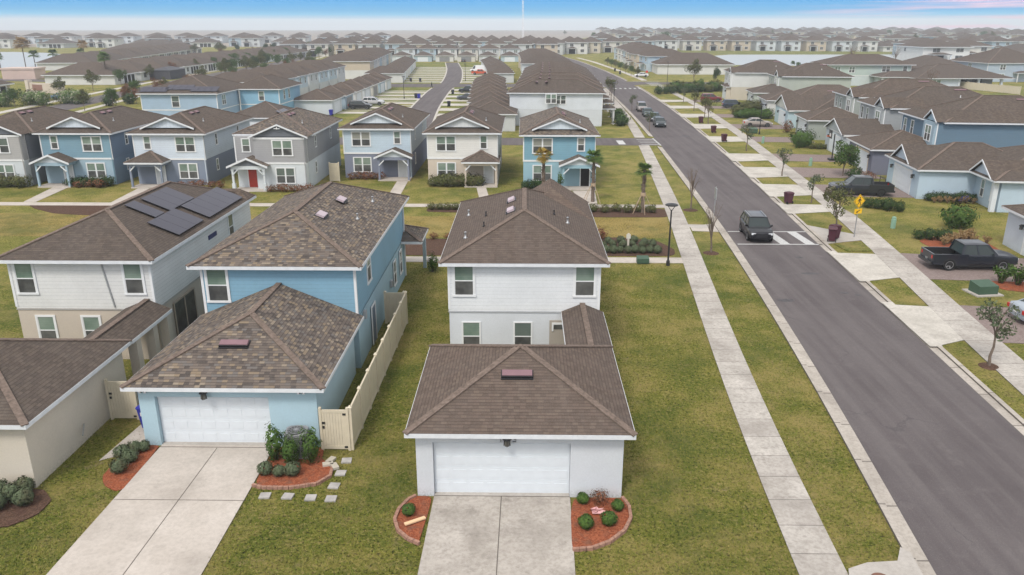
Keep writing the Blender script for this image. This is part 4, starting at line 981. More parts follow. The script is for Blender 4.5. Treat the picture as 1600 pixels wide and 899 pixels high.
vehicle('small blue car parked near the flowering hedge at far left', 'sedan', 'skyb', (.10,.2,.32), (-106.5,183,.03), R(20), lod=1)
# ------------------------------------------------------------------ bins, lamps, signs and small things
MAR = plain('bin_maroon', (.075,.022,.035), .5, .3); BBL = plain('bin_blue', (.03,.035,.30), .5, .3); BDK = plain('bin_dark', (.02,.022,.03), .5, .3); STK = plain('bin_sticker', (.6,.58,.58), .6, .2)
def bin_(label, loc, rz, mat, lean=True, group=None, h_=1.1):
    r = thing('wheeled_bin', label, 'trash bin', loc, rz, group)
    b = MB(); b.add([(-.24,-.27,.06),(.24,-.27,.06),(.24,.25,.06),(-.24,.25,.06),(-.31,-.36,h_-.1),(.31,-.36,h_-.1),(.31,.36,h_-.1),(-.31,.36,h_-.1)], [(0,3,2,1),(4,5,6,7),(0,1,5,4),(1,2,6,5),(2,3,7,6),(3,0,4,7)])
    b.box(-.33,.33,-.38,.38,h_-.14,h_-.09); b.box(-.12,.12,-.375,-.355,h_-.42,h_-.26,1); b.build('bin_body', [mat, STK], r, uv=False)
    l = MB(); loft(l, [[(x,-.38,h_-.085),(x,.36,h_-.085),(x,.30,h_+zz-.02),(x,0,h_+zz),(x,-.32,h_+zz-.04)] for x, zz in ((-.33,0),(-.2,.045),(.2,.045),(.33,0))]); l.build('bin_lid', mat, r, uv=False)
    m = MB(); m.bar((-.25,.42,h_-.1),(.25,.42,h_-.1),.04,.04); m.bar((-.25,.34,h_-.1),(-.25,.43,h_-.1),.04,.04); m.bar((.25,.34,h_-.1),(.25,.43,h_-.1),.04,.04); m.build('bin_handle', mat, r, uv=False)
    for s in (-1,1): MB().tube((s*.27,.24,.13),(s*.33,.24,.13),.13,n=14).build('wheel', RUB, r, uv=False)
    return r
bin_('maroon wheeled bin on the kerb by the crosswalk under the yellow sign', (24.25,59.9,.1), R(160), MAR)
bin_('maroon wheeled bin lying open beside the crosswalk bin', (24.75,60.7,.1), R(115), MAR)
bin_('maroon wheeled bin at the kerb before the grey pickup drive', (25.2,73.6,.1), R(200), MAR, group='maroon bins at the right kerb')
bin_('maroon wheeled bin at the kerb nearest the lamp post', (29.2,115.6,.1), R(195), MAR, group='maroon bins at the right kerb')
bin_('maroon wheeled bin at the kerb left of the beige sedan', (29.9,125.4,.1), R(195), MAR, group='maroon bins at the right kerb')
bin_('maroon wheeled bin farthest of the trio up the right kerb', (30.7,138.5,.1), R(195), MAR, group='maroon bins at the right kerb')
bin_('royal blue wheeled bin beside the sky blue garage', (-15.75,29.3,.03), R(-20), BBL)
for i,(x,y,c,l) in enumerate(((-37.6,166,BBL,'blue wheeled bin by the garage behind the black four-wheel drive'),(-24.6,186.5,BBL,'blue wheeled bin left of the alley below the crossing'),(-25.4,187.2,BDK,'dark wheeled bin beside the blue one left of the alley'),
    (-15.9,168,BDK,'dark wheeled bin right of the alley nearest us'),(-17.8,199,BDK,'dark wheeled bin right of the alley by the parked utility vehicle'),(-31.5,243,BDK,'dark wheeled bin on the lawn left of the far alley'),(-34.5,244,BDK,'second dark wheeled bin on the lawn left of the far alley'),
    (-47.2,247,BDK,'dark wheeled bin against the white garage wall'),(-36.6,150.2,BBL,'bright blue wheeled bin at the corner of the first alley garage'))):
    bin_(l, (x,y,.0), R(90 if x>-20 else -90), c)
for x, y, l in ((33.2,282,'first'),(33.4,300,'second')):
    bin_('dark wheeled bin on the far right kerb, %s beyond the crossing' % l, (x,y,.05), R(180), BDK)
def lamp(label, loc, h_=4.3, rz=0, name='street_lamp'):
    r = thing(name, label, 'street lamp', loc, rz, 'black street lamps')
    MB().lathe([(.14,0),(.13,.35),(.07,.45),(.06,h_*.6),(.05,h_-.35)], 10).build('post', BLK, r, uv=False)
    m = MB(); 
    for a in (0, math.pi): m.bar((0,0,h_-.45),(.26*math.cos(a),.26*math.sin(a),h_-.05),.04,.04)
    m.lathe([(.05,-.1),(.12,-.06),(.44,-.03),(.46,.02),(.36,.07),(.1,.12),(.02,.13)], 18, c=(0,0,h_)); m.build('lamp_head', BLK, r, uv=False)
    return r
lamp('black street lamp with saucer head on the lawn corner by the near path', (10.25,53.3,0), 4.4)
lamp('black street lamp on the verge behind the beige sedan', (36.9,124.5,0), 4.6)
lamp('black street lamp on the left verge before the far crossing', (19.2,172,0), 4.6)
lamp('black street lamp standing between the alley and the left drives', (-28,186,0), 5.0)
lamp('black street lamp at the right side of the far alley', (-18.2,248,0), 5.0)
lamp('black street lamp at the far crossing by the hedge', (40.5,229.5,0), 6.5)
def flagsign(label, loc):
    r = thing('banner_pole', label, 'banner', loc, 0); MB().lathe([(.06,0),(.05,6.2)], 8).build('post', BLK, r, uv=False)
    MB().box(-.9,.9,-.03,.03,5.0,6.1).build('banner', plain('banner_navy', (.03,.03,.12), .6, .2), r, uv=False)
def pole_sign(label, loc, rz):
    r = thing('crossing_sign', label, 'road sign', loc, rz)
    MB().box(-.03,.03,0,.05,0,3.3).build('post', GAL, r, uv=False)
    YEL = plain('sign_yellow', (.86,.50,.015), .5, .3, var=.03); K = BLK
    s = .56; m = MB(); m.prism([(0,-s),(s,0),(0,s),(-s,0)], 0, .02); me = m.build('sign_board', YEL, r, uv=False); me.rotation_euler = (math.pi/2,0,0); me.location = (0,-.01,3.0)
    m = MB()
    b = s-.05; q = [(0,-b),(b,0),(0,b),(-b,0)]
    for i in range(4): m.bar((*q[i],.022),(*q[(i+1)%4],.022),.022,.004)
    def blob(c, r0, n=12): m.prism([(c[0]+r0*math.cos(2*math.pi*i/n), c[1]+r0*math.sin(2*math.pi*i/n)) for i in range(n)], .021, .026)
    blob((.02,.27), .06); m.prism([(-.07,.18),(.06,.19),(.07,-.02),(-.05,-.03)], .021, .026)
    for a, b_ in (((0,0),(.10,-.16)),((.10,-.16),(.13,-.33)),((0,-.02),(-.08,-.17)),((-.08,-.17),(-.17,-.28)),((.05,.15),(.16,.03)),((-.05,.15),(-.14,.05)),((-.14,.05),(-.16,-.03))): m.bar((*a,.024),(*b_,.024),.055,.006)
    o = m.build('walker_symbol', K, r, uv=False); o.rotation_euler = (math.pi/2,0,0); o.location = (0,-.01,3.0)
    m = MB(); m.box(-.36,.36,-.03,-.01,1.98,2.38); m.build('arrow_plate', YEL, r, uv=False)
    m = MB(); m.bar((.18,-.036,2.28),(-.08,-.036,2.14),.004,.06,up=(0,0,1)); m.add([(-.22,-.037,2.06),(-.03,-.037,2.07),(-.12,-.037,2.22)], [(0,1,2),(2,1,0)]); m.build('arrow_symbol', K, r, uv=False)
pole_sign('yellow diamond crossing sign with a walking figure and arrow plate', (26.6,61.3,.0), R(20))
def stop_sign(label, loc, rz, back=True, h_=2.4):
    r = thing('stop_sign', label, 'road sign', loc, rz); MB().box(-.025,.025,0,.05,0,h_).build('post', GAL, r, uv=False)
    m = MB(); a = [(.38*math.cos(math.pi/8+i*math.pi/4), .38*math.sin(math.pi/8+i*math.pi/4)) for i in range(8)]; m.prism(a, 0, .02)
    o = m.build('sign_board', GAL if back else plain('sign_red', (.6,.04,.03), .5, .3), r, uv=False); o.rotation_euler = (math.pi/2,0,0); o.location = (0,-.01,h_)
stop_sign('round red and orange road sign on the far right lawn', (38.0,252,0), 0, False, 2.6)
# thin tall post with a grey back plate by the kerb
r = thing('kerb_sign', 'tall thin grey sign post by the left kerb beside a sapling', 'road sign', (15.35,61.9,0), 0)
MB().box(-.025,.025,-.025,.025,0,4.0).build('post', GAL, r, uv=False); MB().box(-.04,.04,-.25,.25,3.0,3.9).build('sign_board', GAL, r, uv=False)
r = thing('marker_post', 'small pale wooden marker post among the near bed shrubs', 'post', (7.9,57.2,0), 0)
MB().box(-.07,.07,-.05,.05,0,1.35).build('post', plain('pale_wood', (.55,.50,.42), .7, .2), r, uv=False); MB().box(-.16,.16,-.06,-.05,.95,1.3).build('plaque', plain('plaque', (.6,.57,.5), .6, .2), r, uv=False)
UG = plain('utility_green', (.055,.10,.065), .6, .3); UGL = plain('utility_pale_green', (.22,.36,.27), .6, .3)
def ubox(label, loc, sx, sy, sz, mat, rz=0, pad=False):
    r = thing('utility_box', label, 'utility box', loc, rz); m = MB()
    m.add([(-sx,-sy,.05),(sx,-sy,.05),(sx,sy,.05),(-sx,sy,.05),(-sx,-sy,sz*.8),(sx,-sy,sz*.8),(sx,sy,sz),(-sx,sy,sz)], [(0,3,2,1),(4,5,6,7),(0,1,5,4),(1,2,6,5),(2,3,7,6),(3,0,4,7)]); m.build('cabinet', mat, r, uv=False)
    m = MB(); m.box(-sx+.03,sx-.03,-sy-.02,-sy,.1,sz*.75); m.build('cabinet_door', mat, r, uv=False)
    if pad: MB().box(-sx-.25,sx+.25,-sy-.25,sy+.25,0,.08).build('pad', CON, r)
    return r
ubox('green pad-mounted transformer on the lawn below the dark slate pickup', (29.3,47.6,0), .65, .5, .75, UG, R(8), True)
ubox('small green utility box at the edge of the near path', (8.55,53.9,0), .42, .3, .5, UG)
ubox('dark green utility box behind the beige sedan lamp post', (36.2,125.6,0), .6,.5,.9, UG)
ubox('pale green cabinet by the parkway at far left', (-103.8,181.5,0), 1.2, .9, 1.9, UGL)
for x, y, l in ((31.1,64.5,'pale green cable pedestal on the lawn behind the crossing sign'),(34.8,95.3,'pale green cable pedestal between two paver drives'),(34.6,114.6,'pale green cable pedestal on the lawn near the farther lamp')):
    r = thing('cable_pedestal', l, 'utility box', (x,y,0)); MB().lathe([(.2,0),(.2,.75),(.17,.8),(.17,.95),(.05,1.0)], 12).build('cabinet', UGL, r, uv=False); MB().box(-.06,.06,-.22,-.2,.2,.6).build('cabinet_door', UGL, r, uv=False)
# air conditioner by the blue garage
r = thing('air_conditioner', 'grey air conditioning unit behind the shrubs of the sky blue garage', 'air conditioner', (-8.95,27.3,.03), R(3))
m = MB(); pts = [(.42*sx if a else .30*sx, .30*sy if a else .42*sy) for sx, sy, a in ((1,-1,1),(1,1,1),(1,1,0),(-1,1,0),(-1,1,1),(-1,-1,1),(-1,-1,0),(1,-1,0))]
ACM = plain('ac_grey', (.27,.27,.28), .55, .4); m.prism(pts, .08, 1.0)
for i in range(9): m.prism([(x*1.02,y*1.02) for x,y in pts], .14+i*.09, .17+i*.09, 1)
m.build('housing', [ACM, plain('ac_dark', (.13,.13,.14), .6, .3)], r, uv=False)
m = MB(); m.lathe([(.34,1.0),(.34,1.02),(.33,1.03)], 20, 0); 
for i in range(12): a = 2*math.pi*i/12; m.bar((.08*math.cos(a),.08*math.sin(a),1.05),(.34*math.cos(a),.34*math.sin(a),1.05),.015,.015,1)
for r_ in (.12,.2,.28,.34): 
    for i in range(20): a,b=2*math.pi*i/20,2*math.pi*(i+1)/20; m.bar((r_*math.cos(a),r_*math.sin(a),1.05),(r_*math.cos(b),r_*math.sin(b),1.05),.014,.014,1)
m.tube((0,0,1.03),(0,0,1.07),.08,n=12,mi=1); m.build('fan_grille', [BLK, ACM], r, uv=False); MB().box(-.5,.5,-.5,.5,0,.08).build('pad', CON, r)
# vinyl fences
def fence(label, P, Q, n, h_=1.85, gate=False, cat='fence'):
    P = Vector((*P,0)); Q = Vector((*Q,0)); d = Q-P; Lg = d.length; rz = math.atan2(d.y, d.x)
    r = thing('vinyl_fence', label, cat, P, rz); st = Lg/n
    for i in range(n+1):
        m = MB(); x = i*st; m.box(x-.065,x+.065,-.065,.065,0,h_+.04); m.add([(x-.085,-.085,h_+.04),(x+.085,-.085,h_+.04),(x+.085,.085,h_+.04),(x-.085,.085,h_+.04),(x,0,h_+.14)], [(0,3,2,1),(0,1,4),(1,2,4),(2,3,4),(3,0,4)]); m.build('fence_post', FEN, r, uv=False)
    for i in range(n):
        a, b = i*st+.066, (i+1)*st-.066; m = MB(); k = max(3, int((b-a)/.17))
        m.box(a,b,-.035,.035,.06,.2); m.box(a,b,-.035,.035,h_-.12,h_)
        for q in range(k): m.box(a+(b-a)*q/k+.004, a+(b-a)*(q+1)/k-.004, -.018, .018, .2, h_-.12)
        m.build('fence_panel', FEN, r, uv=False)
    return r
fence('tan vinyl fence running along the sky blue house beside the lawn', (-6.85,27.65), (-6.68,41.7), 8)
fence('short tan vinyl fence return by the side wall of the sky blue house', (-7.85,41.72), (-6.78,41.72), 1)
def gate(label, P, w_, rz=0, latch=1):
    r = thing('vinyl_gate', label, 'gate', (*P,0), rz); m = MB(); m.box(0,w_,-.03,.03,.06,.2); m.box(0,w_,-.03,.03,1.68,1.8); m.box(0,.1,-.03,.03,.2,1.68); m.box(w_-.1,w_,-.03,.03,.2,1.68)
    k = 7
    for q in range(k): m.box(.1+(w_-.2)*q/k+.004,.1+(w_-.2)*(q+1)/k-.004,-.015,.015,.2,1.68)
    m.build('gate_leaf', FEN, r, uv=False); 
    for x in (-.1,w_+.0): MB().box(x,x+.1,-.06,.06,0,1.9).build('gate_post', FEN, r, uv=False)
    m = MB(); m.box(.0,.12,-.06,-.03,1.2,1.28); m.box(.02,.09,-.07,-.03,1.0,1.1); m.build('gate_latch', BLK, r, uv=False)
    m = MB(); m.box(w_-.14,w_+.1,-.05,-.03,1.58,1.66); m.box(w_-.14,w_+.1,-.05,-.03,.12,.2); m.build('gate_hinge', BLK, r, uv=False)
gate('tan vinyl gate with black latch right of the air conditioner', (-7.98,27.6), .98)
gate('tan vinyl gate between the cream and sky blue garages', (-17.75,30.05), 1.05)
fence('tan vinyl fence along the lawn behind the white ranch house', (117,222), (122.3,200), 4, 1.9)
fence('tan vinyl fence segment beside the grey row house', (-21.2,84.5), (-20.2,84.5), 1, 2.0)
fence('dark low fence line behind the white and beige house roof', (-31,50),(-26.5,64), 6, .9)
# drives, aprons, beds at the front
slab('door_threshold', [(-3.19,24.40),(1.69,24.40),(1.69,24.66),(-3.19,24.66)], .05, CON)
slab('door_threshold', [(-14.67,27.84),(-10.13,27.84),(-10.13,28.12),(-14.67,28.12)], .05, CON)
slab('driveway', [(-3.2,24.40),(1.72,24.40),(1.5,10),(-3.35,10)], .045, CONS)
slab('driveway', [(-14.66,27.84),(-10.05,27.84),(-9.85,10),(-14.9,10)], .045, CONN)
for nm, pts in (('expansion_joint', [(-.78,24.4),(-.75,24.4),(-.86,10),(-.89,10)]),('expansion_joint', [(-12.34,27.6),(-12.31,27.6),(-12.42,10),(-12.45,10)]),('expansion_joint', [(-14.7,23.95),(-9.97,23.95),(-9.97,23.98),(-14.7,23.98)]),('expansion_joint', [(-3.2,24.36),(1.7,24.36),(1.7,24.4),(-3.2,24.4)]),('expansion_joint', [(-14.66,27.64),(-10.05,27.64),(-10.05,27.68),(-14.66,27.68)])):
    poly(nm, pts, .05, plain('joint_dark', (.13,.115,.10), .9, .1))
slab('side_path', [(-16.6,26.6),(-15.5,27.4),(-15.45,29.6),(-16.3,29.6)], .04, CONN)
slab('garden_bed', [(-15.95,26.6),(-15.9,25.5),(-15.5,24.85),(-14.9,24.5),(-14.68,24.6),(-14.68,27.8),(-15.4,27.8)], .05, MULR, kind='stuff')
slab('garden_bed', [(-10.0,27.8),(-10.0,25.2),(-9.6,24.85),(-8.6,24.85),(-7.7,25.1),(-7.35,25.6),(-7.4,26.2),(-7.9,26.9),(-8.0,27.7)], .05, MULR, kind='stuff')
slab('garden_bed', [(-19.6,24.6),(-17.6,24.6),(-16.9,23.9),(-16.9,23.0),(-17.5,22.3),(-19.6,22.0)], .05, MUL, kind='stuff')
bl = [(-3.26,24.35),(-3.38,21.6),(-3.8,21.85),(-4.2,22.3),(-4.4,22.9),(-4.35,23.5),(-4.1,24.1),(-3.85,24.35)]
br = [(1.75,24.35),(3.6,24.35),(3.78,23.8),(3.75,23.1),(3.45,22.4),(2.9,21.8),(2.3,21.45),(1.62,21.35)]
slab('garden_bed', bl, .05, MULR, kind='stuff'); slab('garden_bed', br, .05, MULR, kind='stuff')
def edging(label, pts, name='brick_edging'):
    m = MB(); random.seed(3)
    for a, b in zip(pts, pts[1:]):
        a = Vector(a); b = Vector(b); L_ = (b-a).length; k = max(1, round(L_/.2))
        for i in range(k):
            p = a+(b-a)*(i/k); q = a+(b-a)*((i+.92)/k); m.bar((p.x,p.y,.06+random.uniform(-.006,.006)),(q.x,q.y,.06),.11,.12)
    o = m.build(name, plain('edging_brick', (.33,.19,.14), .9, .1, var=.3, sc_=8)); tag(o, label, 'brick edging')
edging('curved brick edging round the mulch bed left of the stained drive', [bl[1]]+bl[2:])
edging('curved brick edging round the mulch bed right of the stained drive', br[1:][::1])
edging('curved brick edging below the shrubs of the sky blue garage', [(-10.0,24.95),(-9.6,24.78),(-8.6,24.78),(-7.65,25.05),(-7.27,25.6),(-7.33,26.25)])
o = MB().bar((-4.0,22.55,.12),(-3.35,22.95,.12),.14,.05).build('timber_offcut', plain('raw_timber', (.72,.5,.3), .7, .2)); tag(o, 'pale timber offcut lying in the left mulch bed', 'plank')
m = MB(); random.seed(8)
cx, cy = 2.6, 23.45
ps = [(cx+random.uniform(-.3,.3), cy+random.uniform(-.2,.2), .06+random.uniform(0,.2)) for _ in range(14)]
for i in range(12): m.add([ps[i], ps[i+1], ps[(i+5)%14]], [(0,1,2)])
tag(m.build('crumpled_paper', plain('paper_pink', (.75,.45,.45), .8, .1)), 'crumpled pale pink paper lying in the right mulch bed', 'litter')
for i, (x, y, rz) in enumerate(((-9.34,24.3,.1),(-8.5,24.28,-.05),(-7.65,24.2,.08),(-6.9,24.15,.05),(-6.98,24.98,-.05),(-6.93,25.85,.03),(-6.9,26.75,.15))):
    o = MB().prism([(-.2,-.17),(.19,-.18),(.2,.17),(-.18,.18)], 0, .06).build('stepping_stone', plain('stone_pale', (.38,.36,.34), .9, .1, var=.2)); o.location = (x,y,0); o.rotation_euler = (0,0,rz)
    tag(o, ('square stepping stone, %s in the row below the red mulch bed' % ('first','second','third','fourth')[i]) if i < 4 else 'square stepping stone %s up the turn towards the gate' % ('one step','two steps','three steps')[i-4], 'stepping stone', 'stepping stones in the lawn')
for i, (x, y) in enumerate(((-7.55,26.4),(-7.5,26.7),(-7.25,26.25))):
    o = MB().box(-.2,.2,-.12,.12,0,.1).build('loose_brick', plain('stone_cream', (.46,.42,.35), .9, .1)); o.location = (x,y,.03); o.rotation_euler = (0,0,.3+i*.9)
    tag(o, 'pale loose block by the tan gate, %s' % ('nearest the shrubs','nearest the gate','nearest the lawn')[i], 'block', 'loose blocks by the gate')
# kerb inlet bottom right
slab('kerb_inlet', [(9.9,19.6),(10.2,20.5),(10.9,20.8),(11.9,20.9),(12.3,21.6),(12.5,21.3),(12.2,18.5),(10.5,18.4)], .115, CON)
o = MB().lathe([(.3,0),(.3,.012),(.27,.016)], 24).build('manhole_cover', plain('rusty_iron', (.17,.085,.06), .8, .3, var=.4)); o.location = (11.0,20.0,.116); tag(o, 'rusty round cover in the kerb slab at lower right', 'manhole cover')
# right-hand aprons and paver drives: (Y from, Y to, garage line X)
for (a, b, gx, pv) in ((38.8,45.2,37.0,1),(49.9,56.7,36.6,1),(69.6,73.6,0,0),(77.0,83.5,38.8,1),(87.2,94.2,39.8,1),(98.3,104.7,41.1,1),(115.4,121.6,42.2,1),(131.0,137.6,43.6,1),(147.5,154,45.6,1),(164,170,47.4,1),(178.5,184,46,1)):
    slab('driveway_apron', [(cR(a)+.66,a),(sR(a+.8)-.02,a+.8),(sR(b-.3)-.02,b-.3),(cR(b)+.66,b)], .05, CONP)
    if pv:
        s1 = 1.92 if a < 70 else 1.62
        slab('paver_driveway', [(sR(a)+s1,a+.5),(sR(b)+s1,b),(gx+.2,b+.3-(b-a)*.1-(gx-sR(b)-2)*.11),(gx+.2,a+.6-(gx-sR(a)-2)*.11)], .035, PAV)
    poly('gutter', [(cR(a)-.01,a-.3),(cR(a)+.68,a-.3),(cR(b)+.68,b+.3),(cR(b)-.01,b+.3)], .104, CONP)
slab('kerb_ramp', [(cR(60)+.66,59.3),(sR(61)-.02,60.4),(sR(62.5)-.02,62.2),(cR(65)+.66,65.3)], .05, CON)
slab('kerb_island', [(cR(57)+1.6,57.2),(sR(57.5)-.02,57.2),(sR(60)-.02,60.0),(cR(59.5)+1.2,59.2)], .05, GRASSG)
# crosswalk paint
def bar_(x0, x1, y0, y1, z=.014, sk=0, nm='crosswalk_line'): poly(nm, [(x0,y0),(x1,y0),(x1+sk,y1),(x0+sk,y1)], z, PNT)
bar_(16.9,23.4,63.0,63.2); bar_(16.7,23.3,59.05,59.25)
for x in (20.05,22.0): bar_(x,x+.75,59.25,63.0,sk=-.25,nm='crosswalk_bar')

for i in range(4): y = 112.8+i*1.75; bar_(16.8,19.6,y,y+.3,z=.018,nm='crosswalk_bar')
bar_(19.3,19.55,112,119.5,z=.018); bar_(13.6,14.6,113,117,z=.018,nm='stop_line')
for i in range(6): x = 24.4+i*1.3; bar_(x,x+.55,216.5,219.5,z=.026,nm='crosswalk_bar')
for i in range(6): y = 229+i*2.1; bar_(36,39.5,y,y+.7,z=.026,nm='crosswalk_bar')
bar_(33,41,246,246.6,z=.026); bar_(33,41,228,228.5,z=.026)
for i in range(5): y = 223+i*2.4; bar_(19.4,22.4,y,y+.8,z=.026,nm='crosswalk_bar')
# stains and manholes on the asphalt
STN = plain('oil_stain', (.085,.08,.083), .8, .2, var=.3, sc_=4)
for (x,y,a,b) in ((20.5,47.5,.32,.22),(21.2,47.1,.26,.2),(19.8,51.6,.8,.25),(16.3,46.0,.6,.35),(25.0,122,1.2,.5),(20.3,55.5,.35,.25)):
    rng_ = random.Random(int(x*10)); pts = [(x+a*math.cos(t)*rng_.uniform(.7,1.1), y+b*math.sin(t)*rng_.uniform(.7,1.1)) for t in [2*math.pi*i/14 for i in range(14)]]
    poly('road_stain', pts, .012, STN)
# the far mast
r = thing('radio_mast', 'tall slender white radio mast on the far skyline', 'mast', (-2.2,875,0)); m = MB()
for a in (0,120,240):
    c, s = math.cos(R(a)), math.sin(R(a)); m.tube((1.0*c,1.0*s,0),(.8*c,.8*s,41),.22,n=6)
for i in range(10):
    z = i*4.1
    for a in (0,120,240):
        p = (.98*math.cos(R(a)),.98*math.sin(R(a)),z); q = (.98*math.cos(R(a+120)),.98*math.sin(R(a+120)),z+4.1); m.tube(p,q,.1,n=4)
m.build('lattice', plain('mast_white', (.8,.8,.82), .5, .3), r, uv=False); MB().tube((0,0,40),(0,0,44),.2,n=6).build('aerial', WHT, r, uv=False)
# a walker crossing the alley junction
def person(label, loc, rz):
    V = [(0,0,.95),(0,0,1.2),(0,0,1.42),(0,0,1.52),(.0,0,1.66),(0,.2,1.42),(.05,.25,1.15),(.18,.24,.95),(0,-.2,1.42),(-.08,-.25,1.15),(-.12,-.24,.92),(0,.1,.9),(.16,.1,.5),(.2,.1,.08),(.32,.1,.05),(0,-.1,.9),(-.08,-.1,.5),(-.3,-.1,.12),(-.22,-.1,.05)]
    E_ = [(0,1),(1,2),(2,3),(3,4),(2,5),(5,6),(6,7),(2,8),(8,9),(9,10),(0,11),(11,12),(12,13),(13,14),(0,15),(15,16),(16,17),(17,18)]
    rad = [.15,.14,.16,.06,.10,.06,.045,.035,.06,.045,.035,.10,.07,.05,.045,.10,.07,.05,.045]
    me = bpy.data.meshes.new('person'); me.from_pydata(V, E_, []); o = link('person', me, loc=loc, rz=rz)
    me.skin_vertices if False else None
    sk = o.modifiers.new('skin', 'SKIN'); 
    for i, v in enumerate(me.skin_vertices[0].data): v.radius = (rad[i], rad[i]); v.use_root = (i == 0)
    ss = o.modifiers.new('sub', 'SUBSURF'); ss.levels = 1; ss.render_levels = 2
    me.materials.append(plain('dark_clothes', (.03,.03,.035), .8, .1)); tag(o, label, 'person'); return o
person('person in dark clothes walking across the alley junction', (-25.2,218,.02), 0)
# ------------------------------------------------------------------ plants
def leaf_mesh(name, C, size, mats, seed, extra=None, midx=None, tri=False):
    """C: (n,3) leaf centres. one small bent quad each, random direction"""
    rs = np.random.RandomState(seed); n = len(C)
    d = rs.normal(size=(n,3)); d /= np.linalg.norm(d,axis=1)[:,None]; u = rs.normal(size=(n,3)); u -= (u*d).sum(1)[:,None]*d; u /= np.linalg.norm(u,axis=1)[:,None]; v = np.cross(d,u)
    s = size*rs.uniform(.6,1.25,size=(n,1))
    P = np.stack([C-u*s, C+v*s*.45, C+u*s, C-v*s*.45], 1).reshape(-1,3)
    nv = 4*n; co = P; faces = np.arange(nv).reshape(-1,4)
    me = bpy.data.meshes.new(name)
    ev, ef = ([], [])
    if extra: ev, ef = extra.v, extra.f
    tot = nv+len(ev); me.vertices.add(tot)
    allco = np.concatenate([co, np.array(ev, dtype=float).reshape(-1,3)]) if len(ev) else co
    me.vertices.foreach_set('co', allco.astype(np.float32).ravel())
    loops = list(faces.ravel()); starts = list(range(0, nv, 4)); totals = [4]*n; mi = [0]*n
    for f in ef:
        starts.append(len(loops)); totals.append(len(f)); loops += [nv+i for i in f]; mi.append(1)
    me.loops.add(len(loops)); me.loops.foreach_set('vertex_index', loops)
    me.polygons.add(len(starts)); me.polygons.foreach_set('loop_start', starts); me.polygons.foreach_set('loop_total', totals)
    for m in (mats if isinstance(mats,(list,tuple)) else [mats]): me.materials.append(m)
    if len(ef): me.polygons.foreach_set('material_index', mi)
    me.update(calc_edges=True); me.validate(); return me
PM = {}
def crown_pts(rs, n, rx, rz, clumps, shell=.55):
    cs = []
    for _ in range(clumps):
        d = rs.normal(size=3); d /= np.linalg.norm(d); r = rs.uniform(.25,.85); cs.append((d*[rx,rx,rz]*r, rs.uniform(.28,.5)))
    out = []
    for i in range(n):
        c, k = cs[rs.randint(clumps)]; d = rs.normal(size=3); d /= np.linalg.norm(d); out.append(c+d*[rx*k,rx*k,rz*k]*rs.uniform(shell,1))
    return np.array(out)
def tree_mesh(key, h_, cr_, trunk_h, leaf, n=900, ls=.11, clumps=14, seed=0, bare=False, trunks=1):
    key = 'T'+key
    if key in PM: return PM[key]
    rs = np.random.RandomState(seed); t = MB(); r0 = .035+.012*h_
    topz = trunk_h+ (h_-trunk_h)*.5
    pts = [Vector((0,0,0))]
    for i in range(1,6): pts.append(Vector((rs.uniform(-.04,.04)*h_/3, rs.uniform(-.04,.04)*h_/3, topz*i/5)))
    for i in range(5): t.tube(pts[i], pts[i+1], r0*(1-i*.15), r0*(1-(i+1)*.15), 7, cap=(i in (0,4)))
    ends = []
    nb = 9 if not bare else 16
    for i in range(nb):
        k = rs.uniform(.45,1); base = pts[int(k*4)]+(pts[int(k*4)+1]-pts[int(k*4)])*(k*4-int(k*4)) if k < 1 else pts[5]
        if base.z < trunk_h*.8: base = pts[4]
        a = rs.uniform(0,2*math.pi); e = base+Vector((math.cos(a)*cr_*rs.uniform(.5,.9), math.sin(a)*cr_*rs.uniform(.5,.9), (h_-base.z)*rs.uniform(.45,.9)))
        mid = (base+e)/2+Vector((0,0,.12*h_/3)); t.tube(base, mid, r0*.4, r0*.22, 5, cap=False); t.tube(mid, e, r0*.22, r0*.07, 5)
        ends.append(e)
        for _ in range(5 if bare else 2):
            q = mid+(e-mid)*rs.uniform(.1,.9); e2 = q+Vector(rs.normal(size=3)*[.3,.3,.3])*cr_*.7; e2.z = max(e2.z, q.z); t.tube(q, e2, r0*.13, r0*.04, 4)
    tm = t.mesh('trunk', BARK, uv=False)
    cm = None
    if n:
        C = crown_pts(rs, n, cr_, (h_-trunk_h)/2, clumps); C[:,2] += (h_+trunk_h)/2
        cm = leaf_mesh('crown', C, ls, LF[leaf], seed)
    PM[key] = (tm, cm); return PM[key]
def tree(label, loc, key, rz=0, s=1, group=None, name='tree', cat='tree', **k):
    tm, cm = PM['T'+key] if 'T'+key in PM else tree_mesh(key, **k)
    r = thing(name, label, cat, loc, rz, group); r.scale = (s,s,s)
    link('trunk', tm, r); 
    if cm: link('crown', cm, r)
    return r
